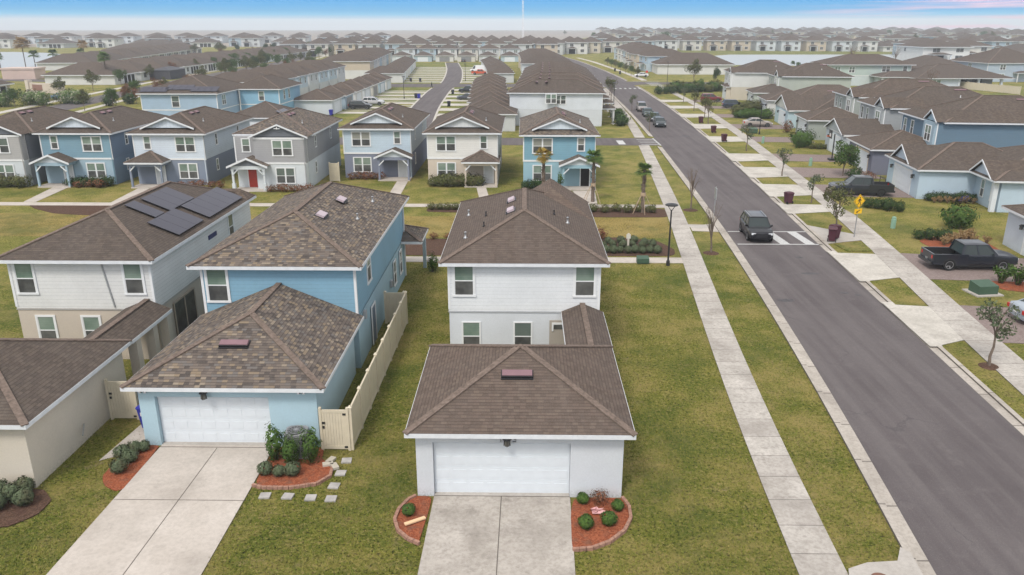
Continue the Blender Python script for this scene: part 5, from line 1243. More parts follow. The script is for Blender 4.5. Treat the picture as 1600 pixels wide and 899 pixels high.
def bush_mesh(key, rx, rz_, leaf, n, ls, seed=0, boxy=False, spike=0):
    if key in PM: return PM[key]
    rs = np.random.RandomState(seed)
    st = MB()
    for i in range(7):
        a = 2*math.pi*i/7; st.tube((.04*math.cos(a),.04*math.sin(a),0),(rx*.5*math.cos(a),rx*.5*math.sin(a),rz_*1.1),.02,.008,4)
    if spike:
        C = []
        for i in range(spike):
            a = rs.uniform(0,2*math.pi); L_ = rs.uniform(.5,1); tip = np.array([math.cos(a)*rx*L_, math.sin(a)*rx*L_, rz_*2*rs.uniform(.6,1)])
            for t_ in np.linspace(.1,1,max(3,n//spike)): C.append(tip*[t_**1.5,t_**1.5,t_])
        C = np.array(C)+rs.normal(size=(len(C),3))*.02
    elif boxy:
        C = rs.uniform(-1,1,size=(n,3)); ax = rs.randint(3,size=n); C[np.arange(n),ax] = np.sign(C[np.arange(n),ax])*rs.uniform(.8,1.03,size=n); C *= [rx,rx,rz_]; C[:,2] += rz_
    else:
        d = rs.normal(size=(n,3)); d /= np.linalg.norm(d,axis=1)[:,None]; k2 = 0 if key.startswith('box') else 1; bumps = 1+(.08+.14*k2)*np.sin(d[:,0]*5+seed)+(.06+.12*k2)*np.sin(d[:,1]*7+d[:,2]*5)+.1*k2*np.sin(d[:,0]*11+d[:,1]*13+seed)
        out_ = rs.uniform(size=n) < .12*k2
        C = d*((rs.uniform(.5,1.04,size=n)**.5+out_*rs.uniform(0,.35,size=n))*bumps)[:,None]*[rx,rx,rz_]; C[:,2] += rz_*.95; C[:,2] = np.abs(C[:,2])
    me = leaf_mesh('shrub', C, ls, [LF[leaf], BARK], seed, st); PM[key] = me; return me
def bush(label, loc, key, s=1, rz=None, sz=None, group=None, cat='shrub', name='shrub', **k):
    me = bush_mesh(key, **k) if key not in PM else PM[key]
    o = link(name, me, loc=(loc[0], loc[1], loc[2] if len(loc) > 2 else 0), rz=(hash(str(loc))%628)/100 if rz is None else rz); o.scale = (s,s,sz or s)
    return tag(o, label, cat, group)
bush_mesh('box', .33, .29, 'grey', 800, .055, 1); bush_mesh('boxs', .26, .22, 'green', 900, .045, 2)
bush_mesh('tall', .42, .75, 'green', 850, .075, 3); bush_mesh('round', .8, .6, 'olive', 900, .10, 4); bush_mesh('roundg', .9, .75, 'green', 1700, .11, 5)
bush_mesh('red', .6, .45, 'red', 420, .08, 6); bush_mesh('dark', .9, .7, 'dark', 1000, .11, 7); bush_mesh('tan', .45, .4, 'tan', 500, .08, 8, spike=40); bush_mesh('grassy', .35, .3, 'green', 500, .06, 9, spike=45)
bush_mesh('big', 1.5, 1.2, 'green', 2400, .16, 10); bush_mesh('bloom', 1.6, 1.2, 'blossom', 2200, .17, 11); bush_mesh('bigo', 1.5, 1.1, 'olive', 2200, .16, 12)
for i, (x, y, s, l) in enumerate(((-15.72,26.75,1.05,'farthest left, half against the path'),(-15.45,27.15,.95,'by the narrow side path'),(-15.3,26.5,.95,'in the middle of the cluster'),(-15.15,27.35,.8,'tucked against the garage corner'),(-15.35,25.75,1.05,'lowest, at the front of the bed'))):
    bush('round clipped bush left of the blue garage drive, '+l, (x,y,.05), 'box', s, group='clipped bushes left of the garage drive')
for x, y, s, l, k in ((-9.65,26.75,1.0,'upright leafy shrub left of the air conditioner','tall'),(-9.0,26.5,.82,'upright yellowish shrub in front of the air conditioner','tall'),(-8.25,26.6,.95,'upright leafy shrub right of the air conditioner','tall'),
    (-9.75,25.7,.95,'low round bush at the left tip of the curved red bed','box'),(-9.2,25.6,.8,'low round bush under the tall left shrub','box'),(-8.7,25.65,1.0,'low round bush at the middle of the curved red bed','box')):
    bush(l, (x,y,.05), k, s)
for i, (x, y) in enumerate(((-18.9,24.1),(-18.3,23.9),(-18.5,23.3),(-17.7,23.6),(-18.9,22.8),(-18.1,24.3))):
    bush('dark bush in the lower left mulch bed, %s of the cluster' % ('top left','top middle','centre','right','bottom','top right')[i], (x,y,.05), 'box', 1.15, group='bushes at the lower left edge')
bush('small green tuft in the left red bed beside the stained drive', (-3.95,23.2,.05), 'boxs', 1.0)
for x, y, l in ((2.15,24.0,'top left by the wall'),(3.35,23.6,'top right by the edging'),(2.15,22.55,'lower left by the drive'),(2.95,22.75,'lower right')): bush('small green tuft in the right red bed, '+l, (x,y,.05), 'boxs', .95 if y > 23 else 1.15, group='tufts in the right red bed')
bush('brown twiggy clump against the wall in the right red bed', (2.75,24.05,.05), 'red', .55)
k_ = 0
for i, (x, y) in enumerate([(5.6+.55*i, 56.4+.12*(i%2)) for i in range(9)]+[(6.1+.75*i, 57.9+.2*(i%2)) for i in range(6)]+[(6.6,59.2),(7.6,59.3),(8.6,59.2),(9.4,58.9)]):
    row = 'front row' if i < 9 else ('middle row' if i < 15 else 'back row'); n = i+1 if i < 9 else (i-8 if i < 15 else i-14)
    bush('round clipped bush in the near mulch bed, %s' % row, (x,y,.03), 'box', .95+.1*(i%3), group='clipped bushes in the near mulch bed')
bush('reddish brown twiggy shrub at the back of the near mulch bed', (6.0,60.4,.03), 'red', 1.2); bush('rusty low shrub left of the marker post', (4.8,60.0,.03), 'red', 1.0)
for i in range(7): bush('low olive shrub in the far mulch bed near the palms, %s' % ('first','second','third','fourth','fifth','sixth','seventh')[i], (5.3+1.05*i,69.9+.3*(i%2),.03), 'round', .62, group='shrubs in the far mulch bed')
for i in range(6): bush('low olive shrub by the path beyond the ridge, %s from the left' % ('first','second','third','fourth','fifth','sixth')[i], (-8.6+.75*i,70.8,.03), 'round', .52, group='shrubs left of the pale grey roof')
for i in range(4): bush('dry reddish shrub behind the sky blue roof, %s' % ('leftmost','second','third','rightmost')[i], (-9.6+1.2*i,60.3,.03), 'red', .6, group='dry shrubs behind the sky blue roof')
bush('dark green shrub on red mulch at the far corner of the sky blue house', (-6.3,51.6,0), 'tall', .9)
# shrubs along the house fronts of the row
for (x0, x1, y, key, s, n, l) in ((-60,-52.5,80.8,'round',1.0,9,'grey front-gabled house'),(-48.5,-43.8,81.2,'dark',.75,6,'teal blue row house'),(-47.5,-44,80.6,'red',1.0,3,'teal blue row house front edge'),(-36.5,-31.5,80.8,'red',.9,5,'slate blue row house'),(-26.3,-21.8,78.7,'red',.9,6,'grey row house'),(-19.5,-15.5,85.6,'red',1.0,5,'light blue over slate house'),
    (-9.8,-4.6,81.9,'round',1.05,8,'white over cream house'),(-.2,3.2,80.6,'dark',.7,5,'bright teal row house')):
    for i in range(n):
        x = x0+(x1-x0)*(i+.5)/n; bush('%s shrub before the %s, %s' % ({'round':'olive','dark':'dark green','red':'reddish'}[key], l, ('first from the left','second','third','fourth','fifth','sixth','seventh','eighth','ninth')[i]), (x,y+.25*(i%2),0), key, s*(.9+.1*(i%3)), group='shrubs before the '+l)
# right-hand gardens
def run(P, Q, n, key, s, l, grp):
    for i in range(n):
        f = i/max(1,n-1); bush('%s, %s' % (l, ('first','second','third','fourth','fifth','sixth','seventh','eighth','ninth','tenth','eleventh','twelfth')[i]), (P[0]+(Q[0]-P[0])*f, P[1]+(Q[1]-P[1])*f+.15*(i%2), 0), key, s*(.9+.12*(i%3)), group=grp)
run((39.4,75.5),(44.0,75.0),8,'dark',.6,'dark green shrub in the hedge along the light blue wall','hedge along the light blue wall')
run((39.5,74.5),(43.0,74.1),7,'tan',.8,'dry grass clump in front of the light blue wall','dry clumps by the light blue wall')
run((32.2,72.4),(34.4,70.6),4,'dark',.75,'dark green shrub on the lawn behind the crossing sign','shrubs behind the crossing sign')
run((31.6,61.0),(33.2,60.4),3,'dark',.65,'dark green shrub at the tip of the red bed behind the slate pickup','shrubs by the red bed')
slab('garden_bed', [(31.4,57.6),(36.2,57.0),(36.4,60.6),(34.0,62.2),(31.2,60.4)], .03, MULR, kind='stuff')
run((32.6,59.0),(36.0,61.2),8,'tan',.95,'tan ornamental grass in the red bed behind the slate pickup','ornamental grasses')
run((33.2,60.6),(36.2,59.6),5,'tan',.85,'straw coloured grass along the back of the red bed','straw coloured grasses')
bush('olive shrub against the wall corner above the red bed', (36.6,64.8,0), 'roundg', 1.3)
run((31.6,49.6),(34.2,48.0),4,'yellow' if False else 'grassy',2.2,'spiky yellow green plant beside the transformer','spiky plants by the transformer')
slab('garden_bed', [(30.8,48.2),(34.5,47.2),(34.8,50.2),(31.2,50.6)], .03, MULR, kind='stuff')
tree('bushy green small tree between the grey pickup and the slate garage', (36.1,88.4,0), 'rt', h_=4.0, cr_=1.7, trunk_h=.9, leaf='green', n=2600, ls=.13, clumps=16, seed=5)
bush('low green shrub under the bushy small tree', (36.6,86.5,0), 'dark', 1.0); bush('reddish low shrub right of the bushy small tree', (38.2,86.4,0), 'red', 1.1)
bush('round bright green shrub before the grey green garage', (39.0,111.0,0), 'big', 1.0); run((39.8,109.3),(42.0,108.9),5,'round',.6,'small olive shrub edging the grey green garage lawn','edging shrubs at the grey green garage')
bush('red-leaved spiky plant by the pale blue garage', (42.0,127.0,0), 'red', 1.5, sz=2.2)
run((39.5,147),(44.5,146),6,'roundg',1.1,'green hedge shrub behind the beige sedan','hedge behind the beige sedan')
run((41,153),(46,157),5,'bigo',1.0,'rusty olive shrub between the far drives','shrubs between the far drives')
for i in range(9): bush('clipped dark hedge block at the far crossing', (33.2+2.0*i,199.5+1.2*i,0), 'dark', 1.4, group='clipped hedge at the far crossing')
for i in range(12): bush('loose olive or green shrub behind the clipped hedge', (37.5+1.6*i,207+ (i%3)*2.0,0), 'big' if i%2 else 'bigo', .95+.1*(i%3), group='loose shrubs behind the clipped hedge')
for i in range(7): bush('white-flowering hedge shrub at the far left edge', (-116+3.2*i,163+ (i%2)*2.6+i*1.6,0), 'bloom', 1.25, group='white-flowering hedge')
for i in range(5): bush('dark hedge shrub along the parkway by the solar roof', (-88+2.3*i,168+4.2*i,0), 'dark', 1.7, group='parkway hedge')
# young street trees
TK = dict(yt=dict(h_=3.6,cr_=.85,trunk_h=1.5,leaf='grey',n=520,ls=.10,clumps=9,seed=11), yt2=dict(h_=4.2,cr_=1.1,trunk_h=1.5,leaf='olive',n=800,ls=.11,clumps=11,seed=12), bare=dict(h_=4.0,cr_=.9,trunk_h=1.2,leaf='red',n=0,seed=13,bare=True),
    bare2=dict(h_=5.2,cr_=1.5,trunk_h=1.4,leaf='red',n=120,ls=.09,clumps=10,seed=14,bare=True), oak=dict(h_=7.5,cr_=2.6,trunk_h=2.2,leaf='olive',n=1800,ls=.22,clumps=14,seed=15), oakg=dict(h_=8,cr_=2.8,trunk_h=2.0,leaf='green',n=2200,ls=.22,clumps=16,seed=16), red=dict(h_=6.5,cr_=2.2,trunk_h=1.8,leaf='red',n=900,ls=.2,clumps=12,seed=17), pine=dict(h_=12,cr_=3.2,trunk_h=2.5,leaf='dark',n=2200,ls=.3,clumps=16,seed=18))
for k, v in TK.items(): tree_mesh(k, **v)
for x, y, k, s, l in ((23.35,36.2,'yt',1.05,'thin young tree on the near right verge beside the silver sedan'),(24.9,60.9,'yt2',1.1,'leafy young tree behind the crosswalk bins'),(27.6,74.2,'yt',.9,'young tree on the verge before the grey pickup'),(29.2,88.3,'yt',1.0,'young tree on the verge before the slate garage'),
    (30.2,107,'yt',1.1,'young whitish tree on the verge opposite the round shrub'),(33.2,147,'yt2',1.0,'young tree right of the kerb beyond the beige sedan'),(31.9,138,'yt2',1.15,'green young tree beside the farthest maroon bin'),(33.9,160,'yt2',1.0,'young tree before the dark navy vehicle'),(35.3,178,'yt',1.0,'young tree before the maroon vehicle'),
    (20.2,128,'yt',1.0,'young tree on the left verge by the dark green saloon'),(19.7,182,'yt2',1.3,'young tree on the left verge near the crossing'),(20.8,196,'yt',1.2,'young tree on the left verge right at the crossing'),(21.5,160,'yt',1.0,'small sapling behind the parked estate'),(22.5,205,'yt',1.0,'last sapling of the left verge')):
    tree(l, (x,y,0), k, rz=x, s=s, name='young_tree', cat='young tree')
tree('leafless sapling in a mulch ring by the grey sign post', (15.4,71.0,0), 'bare', s=1.05, name='bare_sapling', cat='sapling'); tree('leafless reddish sapling in the mulch ring nearest the black vehicle', (14.05,56.6,0), 'bare', rz=2, s=1.0, name='bare_sapling', cat='sapling')
def ring_(x, y, r0): struct(MB().lathe([(r0,0),(r0*.8,.05),(r0*.1,.07)], 16, c=(x,y,0)).build('mulch_ring', MUL, uv=False), 'stuff')
ring_(15.4,71.0,.7); ring_(14.05,56.6,.6); ring_(24.9,60.9,.3); ring_(23.35,36.2,.5)
m = MB(); struct(MB().prism([(14.0,65.4),(15.9,65.2),(15.9,64.2),(14.6,64.0),(13.8,64.6)], 0, .05).build('drain_apron', CON))
tree('leafless tree at the tan fence behind the white ranch', (103,206,0), 'bare2', s=1.3); tree('rusty leafless tree on the pond bank', (132,330,0), 'bare2', s=1.9, rz=1); tree('second rusty leafless tree on the pond bank', (152,336,0), 'bare2', s=1.7, rz=3)
tree('tall thin tree on the lawn left of the long white house', (49.8,238,0), 'oak', s=.95); tree('conical dark evergreen on the lawn beyond the hedge', (54.5,231,0), 'pine', s=.45)
# palms
def frond_mesh(kind, seed):
    rs = np.random.RandomState(seed); m = MB(); nf = 44
    for i in range(nf):
        a = 2.4*i+rs.uniform(-.2,.2); el_ = rs.uniform(-.5,1.15) if kind != 'up' else rs.uniform(.3,1.3); Lf = rs.uniform(.75,1.1); stem = .42*Lf
        d = Vector((math.cos(a)*math.cos(el_), math.sin(a)*math.cos(el_), math.sin(el_))); side = Vector((-math.sin(a), math.cos(a), 0)); upv = d.cross(side)
        m.tube((0,0,0), d*stem, .018, .012, 4)
        nl = 17
        for q in range(nl):
            t = (q/(nl-1)-.5)*2; ang = t*1.25; dd = (d*math.cos(ang)+side*math.sin(ang)).normalized(); ln = Lf*.62*(1-.25*abs(t)); p0 = d*stem; p1 = p0+dd*ln*.6; p2 = p0+dd*ln+Vector((0,0,-.22*ln)); w_ = side*math.cos(ang)*.02-d*math.sin(ang)*.02
            m.add([p0-w_*.3, p0+w_*.3, p1+w_, p1-w_, p2], [(0,1,2,3),(3,2,4)])
    return m
def palm(label, loc, h_, leaf, s=1, seed=1, stakes=False, lean=0):
    r = thing('palm_tree', label, 'palm tree', loc, seed); t = MB(); prev = Vector((0,0,0)); n = 14
    for i in range(n):
        z = h_*(i+1)/n; p = Vector((lean*(z/h_)**2,0,z)); rr = .19-.05*i/n; t.tube(prev, p, rr*1.02, rr*.9, 9, cap=(i in (0,n-1))); prev = p
    if leaf: 
        rs = np.random.RandomState(seed)
        for i in range(60):
            z = h_*rs.uniform(.25,1); a = rs.uniform(0,6.3); b = Vector((lean*(z/h_)**2+.15*math.cos(a), .15*math.sin(a), z)); t.bar(b, b+Vector((math.cos(a)*.13,math.sin(a)*.13,.16)), .06, .02)
    t.build('trunk', BARK, r, uv=False)
    k = ('fr', leaf, seed%3)
    if k not in PM: PM[k] = frond_mesh('fan', seed).mesh('crown', LF[leaf], uv=False)
    c = link('crown', PM[k], r, loc=(lean,0,h_)); c.scale = (s,s,s)
    if stakes:
        st = MB()
        for a in (2.4, 4.6, 5.9, .8): st.bar((1.05*math.cos(a),1.05*math.sin(a),0),(.18*math.cos(a),.18*math.sin(a),1.7),.035,.05)
        st.tube((0,0,1.55),(0,0,1.85),.24,n=10); st.build('support_stake', plain('grey_timber', (.42,.32,.22), .8, .1), r, uv=False)
    return r
palm('yellowing palm at the left corner of the bright teal house', (1.9,76.0,0), 4.2, 'yellow', 1.15, 2)
palm('green palm before the porch of the bright teal house', (6.65,74.4,0), 4.3, 'palm', 1.15, 3, stakes=True)
palm('green palm with timber stakes standing beside the sidewalk', (10.8,69.9,0), 3.9, 'palm', 1.0, 4, stakes=True)
for x, y, h_, s, l, f in ((-121,232,7.5,2.4,'tall green palm before the long white wall at far left','palm'),(-190,312,5.5,2.6,'leftmost round palm on the pond shore','palm'),(-190,325,5.5,2.6,'middle round palm on the pond shore','palm'),(-188,342,5.5,2.2,'rightmost round palm on the pond shore','palm'),(-196,300,5,2.2,'low palm at the pond shore left of the others','palm'),(-203,302,5,2,'small palm at the very left of the pond','palm'),(-205,330,9,4.2,'big reddish palm above the pond shore','tan'),(-192,352,8,3.2,'second reddish palm above the pond shore','tan')):
    palm(l, (x,y,0), h_, f, s, int(abs(x))%7)
m = thing('potted_tree', 'small potted tree on the porch of the bright teal house', 'potted plant', (3.7,79.3,.1))
MB().lathe([(.3,0),(.42,.5),(.38,.5)], 12).build('pot', plain('pot_blue', (.35,.45,.5), .5, .3), m, uv=False); c = link('foliage', bush_mesh('tall', 0, 0, '', 0, 0), m, loc=(0,0,.5)); c.scale = (.8,.8,.9)
# patio set on the covered side porch of the beige house and bicycle by the light blue porch
r = thing('patio_chair', 'metal patio chair on the covered side porch of the beige house', 'chair', (-17.5,33.0,.05), .6); q = MB()
for x in (-.22,.22):
    for y in (-.2,.2): q.tube((x,y,0),(x,y,.42),.015,n=6)
q.build('leg', BLK, r, uv=False); MB().box(-.25,.25,-.24,.24,.42,.47).build('seat', plain('sling', (.35,.31,.27), .8, .1), r, uv=False); MB().bar((0,.24,.47),(0,.32,.95),.5,.03,up=(0,1,0)).build('backrest', plain('sling', (.35,.31,.27)), r, uv=False)
slab('side_path', [(-18.3,30.2),(-16.7,30.2),(-16.4,50),(-18.3,50)], .03, PAV)
r = thing('bicycle', 'blue bicycle leaning by the white porch column of the light blue house', 'bicycle', (42.0,74.0,0), R(5))
for x in (-.5,.5):
    w_ = MB(); 
    for i in range(20): a,b=2*math.pi*i/20,2*math.pi*(i+1)/20; w_.bar((x+.32*math.cos(a),0,.33+.32*math.sin(a)),(x+.32*math.cos(b),0,.33+.32*math.sin(b)),.03,.03,up=(0,1,0))
    for i in range(6): a=math.pi*i/6; w_.bar((x-.32*math.cos(a),0,.33-.32*math.sin(a)),(x+.32*math.cos(a),0,.33+.32*math.sin(a)),.008,.008,up=(0,1,0))
    w_.build('wheel', BLK, r, uv=False)
q = MB(); BB = paint('royal', (.03,.035,.25))
for a, b in (((-.5,0,.33),(-.1,0,.3)),((-.1,0,.3),(-.2,0,.75)),((-.2,0,.75),(.35,0,.78)),((.35,0,.78),(-.1,0,.3)),((-.5,0,.33),(-.2,0,.75)),((.35,0,.85),(.5,0,.33))): q.tube(a,b,.02,n=6)
q.build('frame', BB, r, uv=False); MB().box(-.32,-.1,-.06,.06,.84,.89).build('saddle', BLK, r, uv=False); MB().bar((.34,-.28,.98),(.34,.28,.98),.03,.03).build('handlebar', BLK, r, uv=False)
r = thing('stroller', 'dark folded pushchair on the cream porch', 'pushchair', (-4.7,81.7,.12), .4); MB().bar((-.2,0,.2),(.2,0,.6),.4,.2).build('seat', BLK, r, uv=False)
q = MB(); [q.bar((-.3,y,.15),(.3,y,.95),.03,.03) for y in (-.2,.2)]; q.bar((.3,-.2,.95),(.3,.2,.95),.03,.03); q.build('frame', BLK, r, uv=False)
for x in (-.25,.25): MB().tube((x,-.25,.13),(x,.25,.13),.13,n=12).build('wheel', RUB, r, uv=False)
r = thing('basketball_hoop', 'black basketball hoop standing before the white gabled garage', 'basketball hoop', (38.9,99.4,0), R(-96)); MB().box(-.06,.06,-.06,.06,0,3.3).build('post', BLK, r, uv=False); MB().box(-.5,.5,-.4,.4,0,.25).build('base', BLK, r, uv=False)
q = MB(); q.box(-.7,.7,-.55,-.5,2.8,3.8,0); q.box(-.3,.3,-.56,-.55,3.0,3.4,1); q.build('backboard', [BLK, WHT], r, uv=False)
q = MB(); [q.bar((.22*math.cos(2*math.pi*i/12),-.8+.22*math.sin(2*math.pi*i/12),3.05),(.22*math.cos(2*math.pi*(i+1)/12),-.8+.22*math.sin(2*math.pi*(i+1)/12),3.05),.03,.03) for i in range(12)]; q.build('rim', plain('rim_orange', (.7,.15,.03)), r, uv=False)
# front walks
for pts in ([(-49.9,82.3),(-48.2,82.3),(-47.2,73.5),(-48.4,73.5)],[(-13.9,84.6),(-12.7,84.6),(-12.3,73.0),(-13.5,73.0)],[(-5.0,81.2),(-4.0,81.2),(-3.1,73.0),(-4.1,73.0)],[(5.0,79.6),(7.3,79.6),(7.0,73.0),(5.8,73.0)],[(-40.4,80.2),(-39.2,80.2),(-38.6,73.2),(-39.8,73.2)],[(-29.5,78.9),(-28.2,78.9),(-27.6,73.2),(-28.8,73.2)],[(3.0,79.8),(7.4,79.8),(7.4,81.6),(3.0,81.6)]):
    slab('front_walk', pts, .034, CONN)
# ------------------------------------------------------------------ the blocks beyond, by the rear alley
CR = [(.66,.66,.64),(.58,.52,.42),(.40,.50,.56),(.56,.58,.58),(.36,.46,.54),(.62,.60,.54),(.44,.46,.45),(.60,.64,.66),(.55,.47,.36)]
CN = ['white','cream','blue grey','pale grey','dusty blue','ivory','stone grey','light grey','sand']
ORD = ['first','second','third','fourth','fifth','sixth','seventh','eighth','ninth','tenth','eleventh','twelfth']
def garage(label, P, rz, col, w_=7.2, d_=7.4, group=None, lod=1, dark=False):
    h = House(label, (P[0],P[1],0), rz, lod=lod, sh=SH_L, group=group, name='garage', cat='garage')
    h.wall(-w_/2, w_/2, 0, d_, 0, 2.65, col, 'l', 'wall'); h.roof(-w_/2-.4, w_/2+.4, -.4, d_+.4, 2.78, caps=lod < 2)
    if dark: MB().box(-2.4,2.4,-.04,0,0,2.15).build('garage_door', plain('garage_door_grey', (.22,.22,.22), .5, .3), h.r, uv=False)
    else: h.gdoor(0, 0, 4.88, 2.13)
    return h
fx = lambda y: sL(min(y,220))-3.6
# right column: fronts to the main road
for i in range(8):
    y = 138.3+i*10.4; c = CR[(0,1,2,5,0,3,1,4)[i]]; x = fx(y)-.6
    h = side_house('%s two-storey house %s in the row fronting the left side of the main road' % (CN[(0,1,2,5,0,3,1,4)[i]], ORD[i]), (x if i else 13.3, y), R(87), c if i else (.66,.70,.74), c if i else (.60,.63,.66), bw=8.3, bd=15.6, lod=1 if i < 3 else 2)
    if i == 0:
        h.win(-5.0, 8.6, 3.9, 'W', 'd', 1.7, 1.4); h.pipe(-2, 12, 6.2, .25, WHT)
    for dx in (-1.6, 2.0):
        h.vent(dx*.9, 9.5, 5.5+SL*(5.15-abs(dx*.9)), 0 if dx > 0 else math.pi, 1.1, .35)
        h.vent(dx*.9, 11.2, 5.5+SL*(5.15-abs(dx*.9)), 0, 1.1, .35)
    if i in (0,1):
        bush('dark shrub by the porch of the %s house in the main road row' % ORD[i], (x+2.6, y-3.6, 0), 'dark', 1.3); bush('tall olive shrub by the porch of the %s house in the main road row' % ORD[i], (x+3.2, y-2.0, 0), 'roundg', 1.2)
    slab('front_walk', [(x+1.5,y-.6),(sL(y)-.02,y-.6),(sL(y)-.02,y+.6),(x+1.5,y+.6)], .034, CONN)
for i in range(9):
    y = 131+i*10.2; garage('%s alley garage %s on the right side of the alley' % (CN[(3,0,6,0,7,3,0,5,3)[i]], ORD[i]), (aC(y)+9.4, y), R(-90), CR[(3,0,6,0,7,3,0,5,3)[i]], group='garages right of the alley')
# left column
for i in range(7):
    y = 155.5+i*9.9; j = (3,4,0,7,5,2,0)[i]
    if y < 219: 
        garage('%s alley garage %s on the left side of the alley' % (CN[j], ORD[i]), (-36.3 if i else -36.6, y), R(90), CR[j] if i else (.62,.66,.70), w_=7.4 if i else 8.2, dark=i in (1,4), group='garages left of the alley')
        side_house('%s two-storey house %s in the row behind the left alley garages' % (CN[(0,3,2,0,2,4,0)[i]], ORD[i]), (-64.5, y+8), R(-92), (.60,.62,.62) if i%3==0 else (.50,.60,.66), (.6,.62,.62), bw=7.4, bd=14.0, porch=False, lod=2)
        h = None
# near-left blue pair with solar panels
h = House('light blue two-storey house with dark solar panels facing us beyond the row', (0,0,0), lod=1, sh=SH_L)
h.two(-64.0, -51.2, 132.5, 143.0, 5.5, (.36,.48,.60), (.36,.48,.60)); h.roof(-64.5, -50.8, 132.0, 150.0, 5.5, sl=.36)
h.win(-58.2, 132.5, 3.3, 'S', 's', 1.2, 1.7); h.win(-51.2, 135.5, 3.5, 'E', 'd', 1.6, 1.5)
def solar_s(h, x0, n, y0, ze, pitch, rows=1, yeave=132.0):
    a = math.atan(pitch); cc, s_ = math.cos(a), math.sin(a)
    for r_ in range(rows):
        for i in range(n):
            m_ = MB(); m_.box(0,1.08,0,1.9,.08,.13,0); m_.box(-.01,1.09,-.01,1.91,.075,.12,1)
            o = m_.build('solar_panel', [SOL, BLK], h.r); o.location = (x0+i*1.12, y0+r_*1.95*cc, ze+pitch*(y0-yeave+r_*1.95*cc)); o.rotation_euler = (a,0,0)
solar_s(h, -64.0, 4, 132.4, 5.5, .36); solar_s(h, -60.0, 4, 133.2, 5.5, .36); solar_s(h, -55.6, 4, 132.6, 5.5, .36)
h = House('bright blue two-storey house set back beside the solar-roofed one', (0,0,0), lod=1, sh=SH_L)
h.two(-50.9, -43.8, 142.5, 156, 5.5, (.26,.47,.62), (.26,.47,.62)); h.roof(-52.6, -43.3, 142.0, 156.5, 5.5)
h.win(-43.8, 145.5, 3.5, 'E', 's', .8, 1.5); h.win(-43.8, 148.5, 3.5, 'E', 's', .8, 1.5); h.win(-47, 142.5, 3.5, 'S', 's', .9, 1.5)
h = garage('brown-roofed garage with pale solar panels behind the grey row house', (-41.0, 121.5), 0, (.45,.52,.58), w_=9.0, d_=9.0)
h2 = h
for i in range(4):
    m_ = MB(); m_.box(0,1.8,0,1.05,.08,.13,0); o = m_.build('solar_panel', [SOL], h2.r); o.location = (4.6-.3, 1.6+i*1.1, 2.78+SL*.3); th_ = math.atan(SL); o.rotation_euler = Matrix(((-math.cos(th_),0,math.sin(th_)),(0,-1,0),(math.sin(th_),0,math.cos(th_)))).to_euler()
for (x, y, w_, l) in ((-72,124,9,'brown-roofed house between the teal and grey rows'),(-86,128,9,'brown-roofed house behind the left row corner')): pass
# drives and grass stripes of the alley
for i in range(6):
    y = 155.5+i*9.9
    slab('alley_driveway', [(-36.3,y-1.9),(aC(y)-3.2,y-1.9),(aC(y)-3.2,y+1.6),(-36.3,y+1.6)], .03, CONP)
    slab('alley_driveway', [(-36.3,y+4.1),(aC(y)-3.2,y+4.1),(aC(y)-3.2,y+5.0),(-36.3,y+5.0)], .03, CONP)
for i in range(9):
    y = 131+i*10.2; slab('alley_driveway', [(aC(y)+3.0,y-2.5),(aC(y)+9.5,y-2.5),(aC(y)+9.5,y+2.4),(aC(y)+3.0,y+2.4)], .03, CONP)
for i in range(9):
    y = 243+i*10.5; L0 = -36-(y-243)*.09; 
    slab('alley_driveway', [(L0-.5,y-1.9),(aC(y)-3.2,y-1.9),(aC(y)-3.2,y+1.4),(L0-.5,y+1.4)], .03, CONP)
    slab('alley_driveway', [(L0-.5,y+3.9),(aC(y)-3.2,y+3.9),(aC(y)-3.2,y+4.9),(L0-.5,y+4.9)], .03, CONP)
    slab('alley_driveway', [(aC(y)+3.0,y-2.5),(aC(y)+10.5,y-2.5),(aC(y)+10.5,y+2.2),(aC(y)+3.0,y+2.2)], .03, CONP)
    j = (0,7,5,1,0,4,3,0,1)[i]
    garage('%s garage %s on the left of the far alley' % (CN[j], ORD[i]), (L0-.6, y+.5), R(95), CR[j], w_=8.4, d_=11 if i == 0 else 8, lod=2, group='garages left of the far alley')
    side_house('%s two-storey house %s in the row left of the far alley' % (CN[(8,3,0,2,5,0,4,1,3)[i]], ORD[i]), (L0-29-.0, y+16), R(-88), CR[(8,3,0,2,5,0,4,1,3)[i]], CR[(0,3,0,2,5,0,4,1,3)[i]], bw=8.4, bd=16, porch=False, lod=2)
    garage('%s garage %s on the right of the far alley' % (CN[(3,0,0,6,1,0,5,3,0)[i]], ORD[i]), (aC(y)+11.0, y+.5), R(-85), CR[(3,0,0,6,1,0,5,3,0)[i]], w_=8.0, lod=2, group='garages right of the far alley')
    side_house('%s two-storey house %s beyond the crossing on the left of the main road' % (CN[(7,1,0,5,2,3,0,8,1)[i]], ORD[i]), (cL(y)-8.5, y+2), R(90), CR[(7,1,0,5,2,3,0,8,1)[i]], CR[(7,1,0,5,2,3,0,8,1)[i]], bw=8.4, bd=15, lod=2)
# houses closing the alley view
for i in range(6):
    x = -58+i*10.2; j = (7,2,0,5,3,2)[i]
    garage('%s garage facing us at the end of the alley, %s from the left' % (CN[j], ORD[i]), (x, 381), R(2), CR[j], w_=8.4, d_=8, lod=2, dark=i in (2,3), group='garages closing the alley')
    h = side_house('%s two-storey house behind the end garages, %s from the left' % (CN[(7,2,0,5,3,7)[i]], ORD[i]), (x, 396), R(2), CR[(7,2,0,5,3,7)[i]], CR[(7,2,0,5,3,7)[i]], bw=9.4, bd=15, porch=False, lod=2)
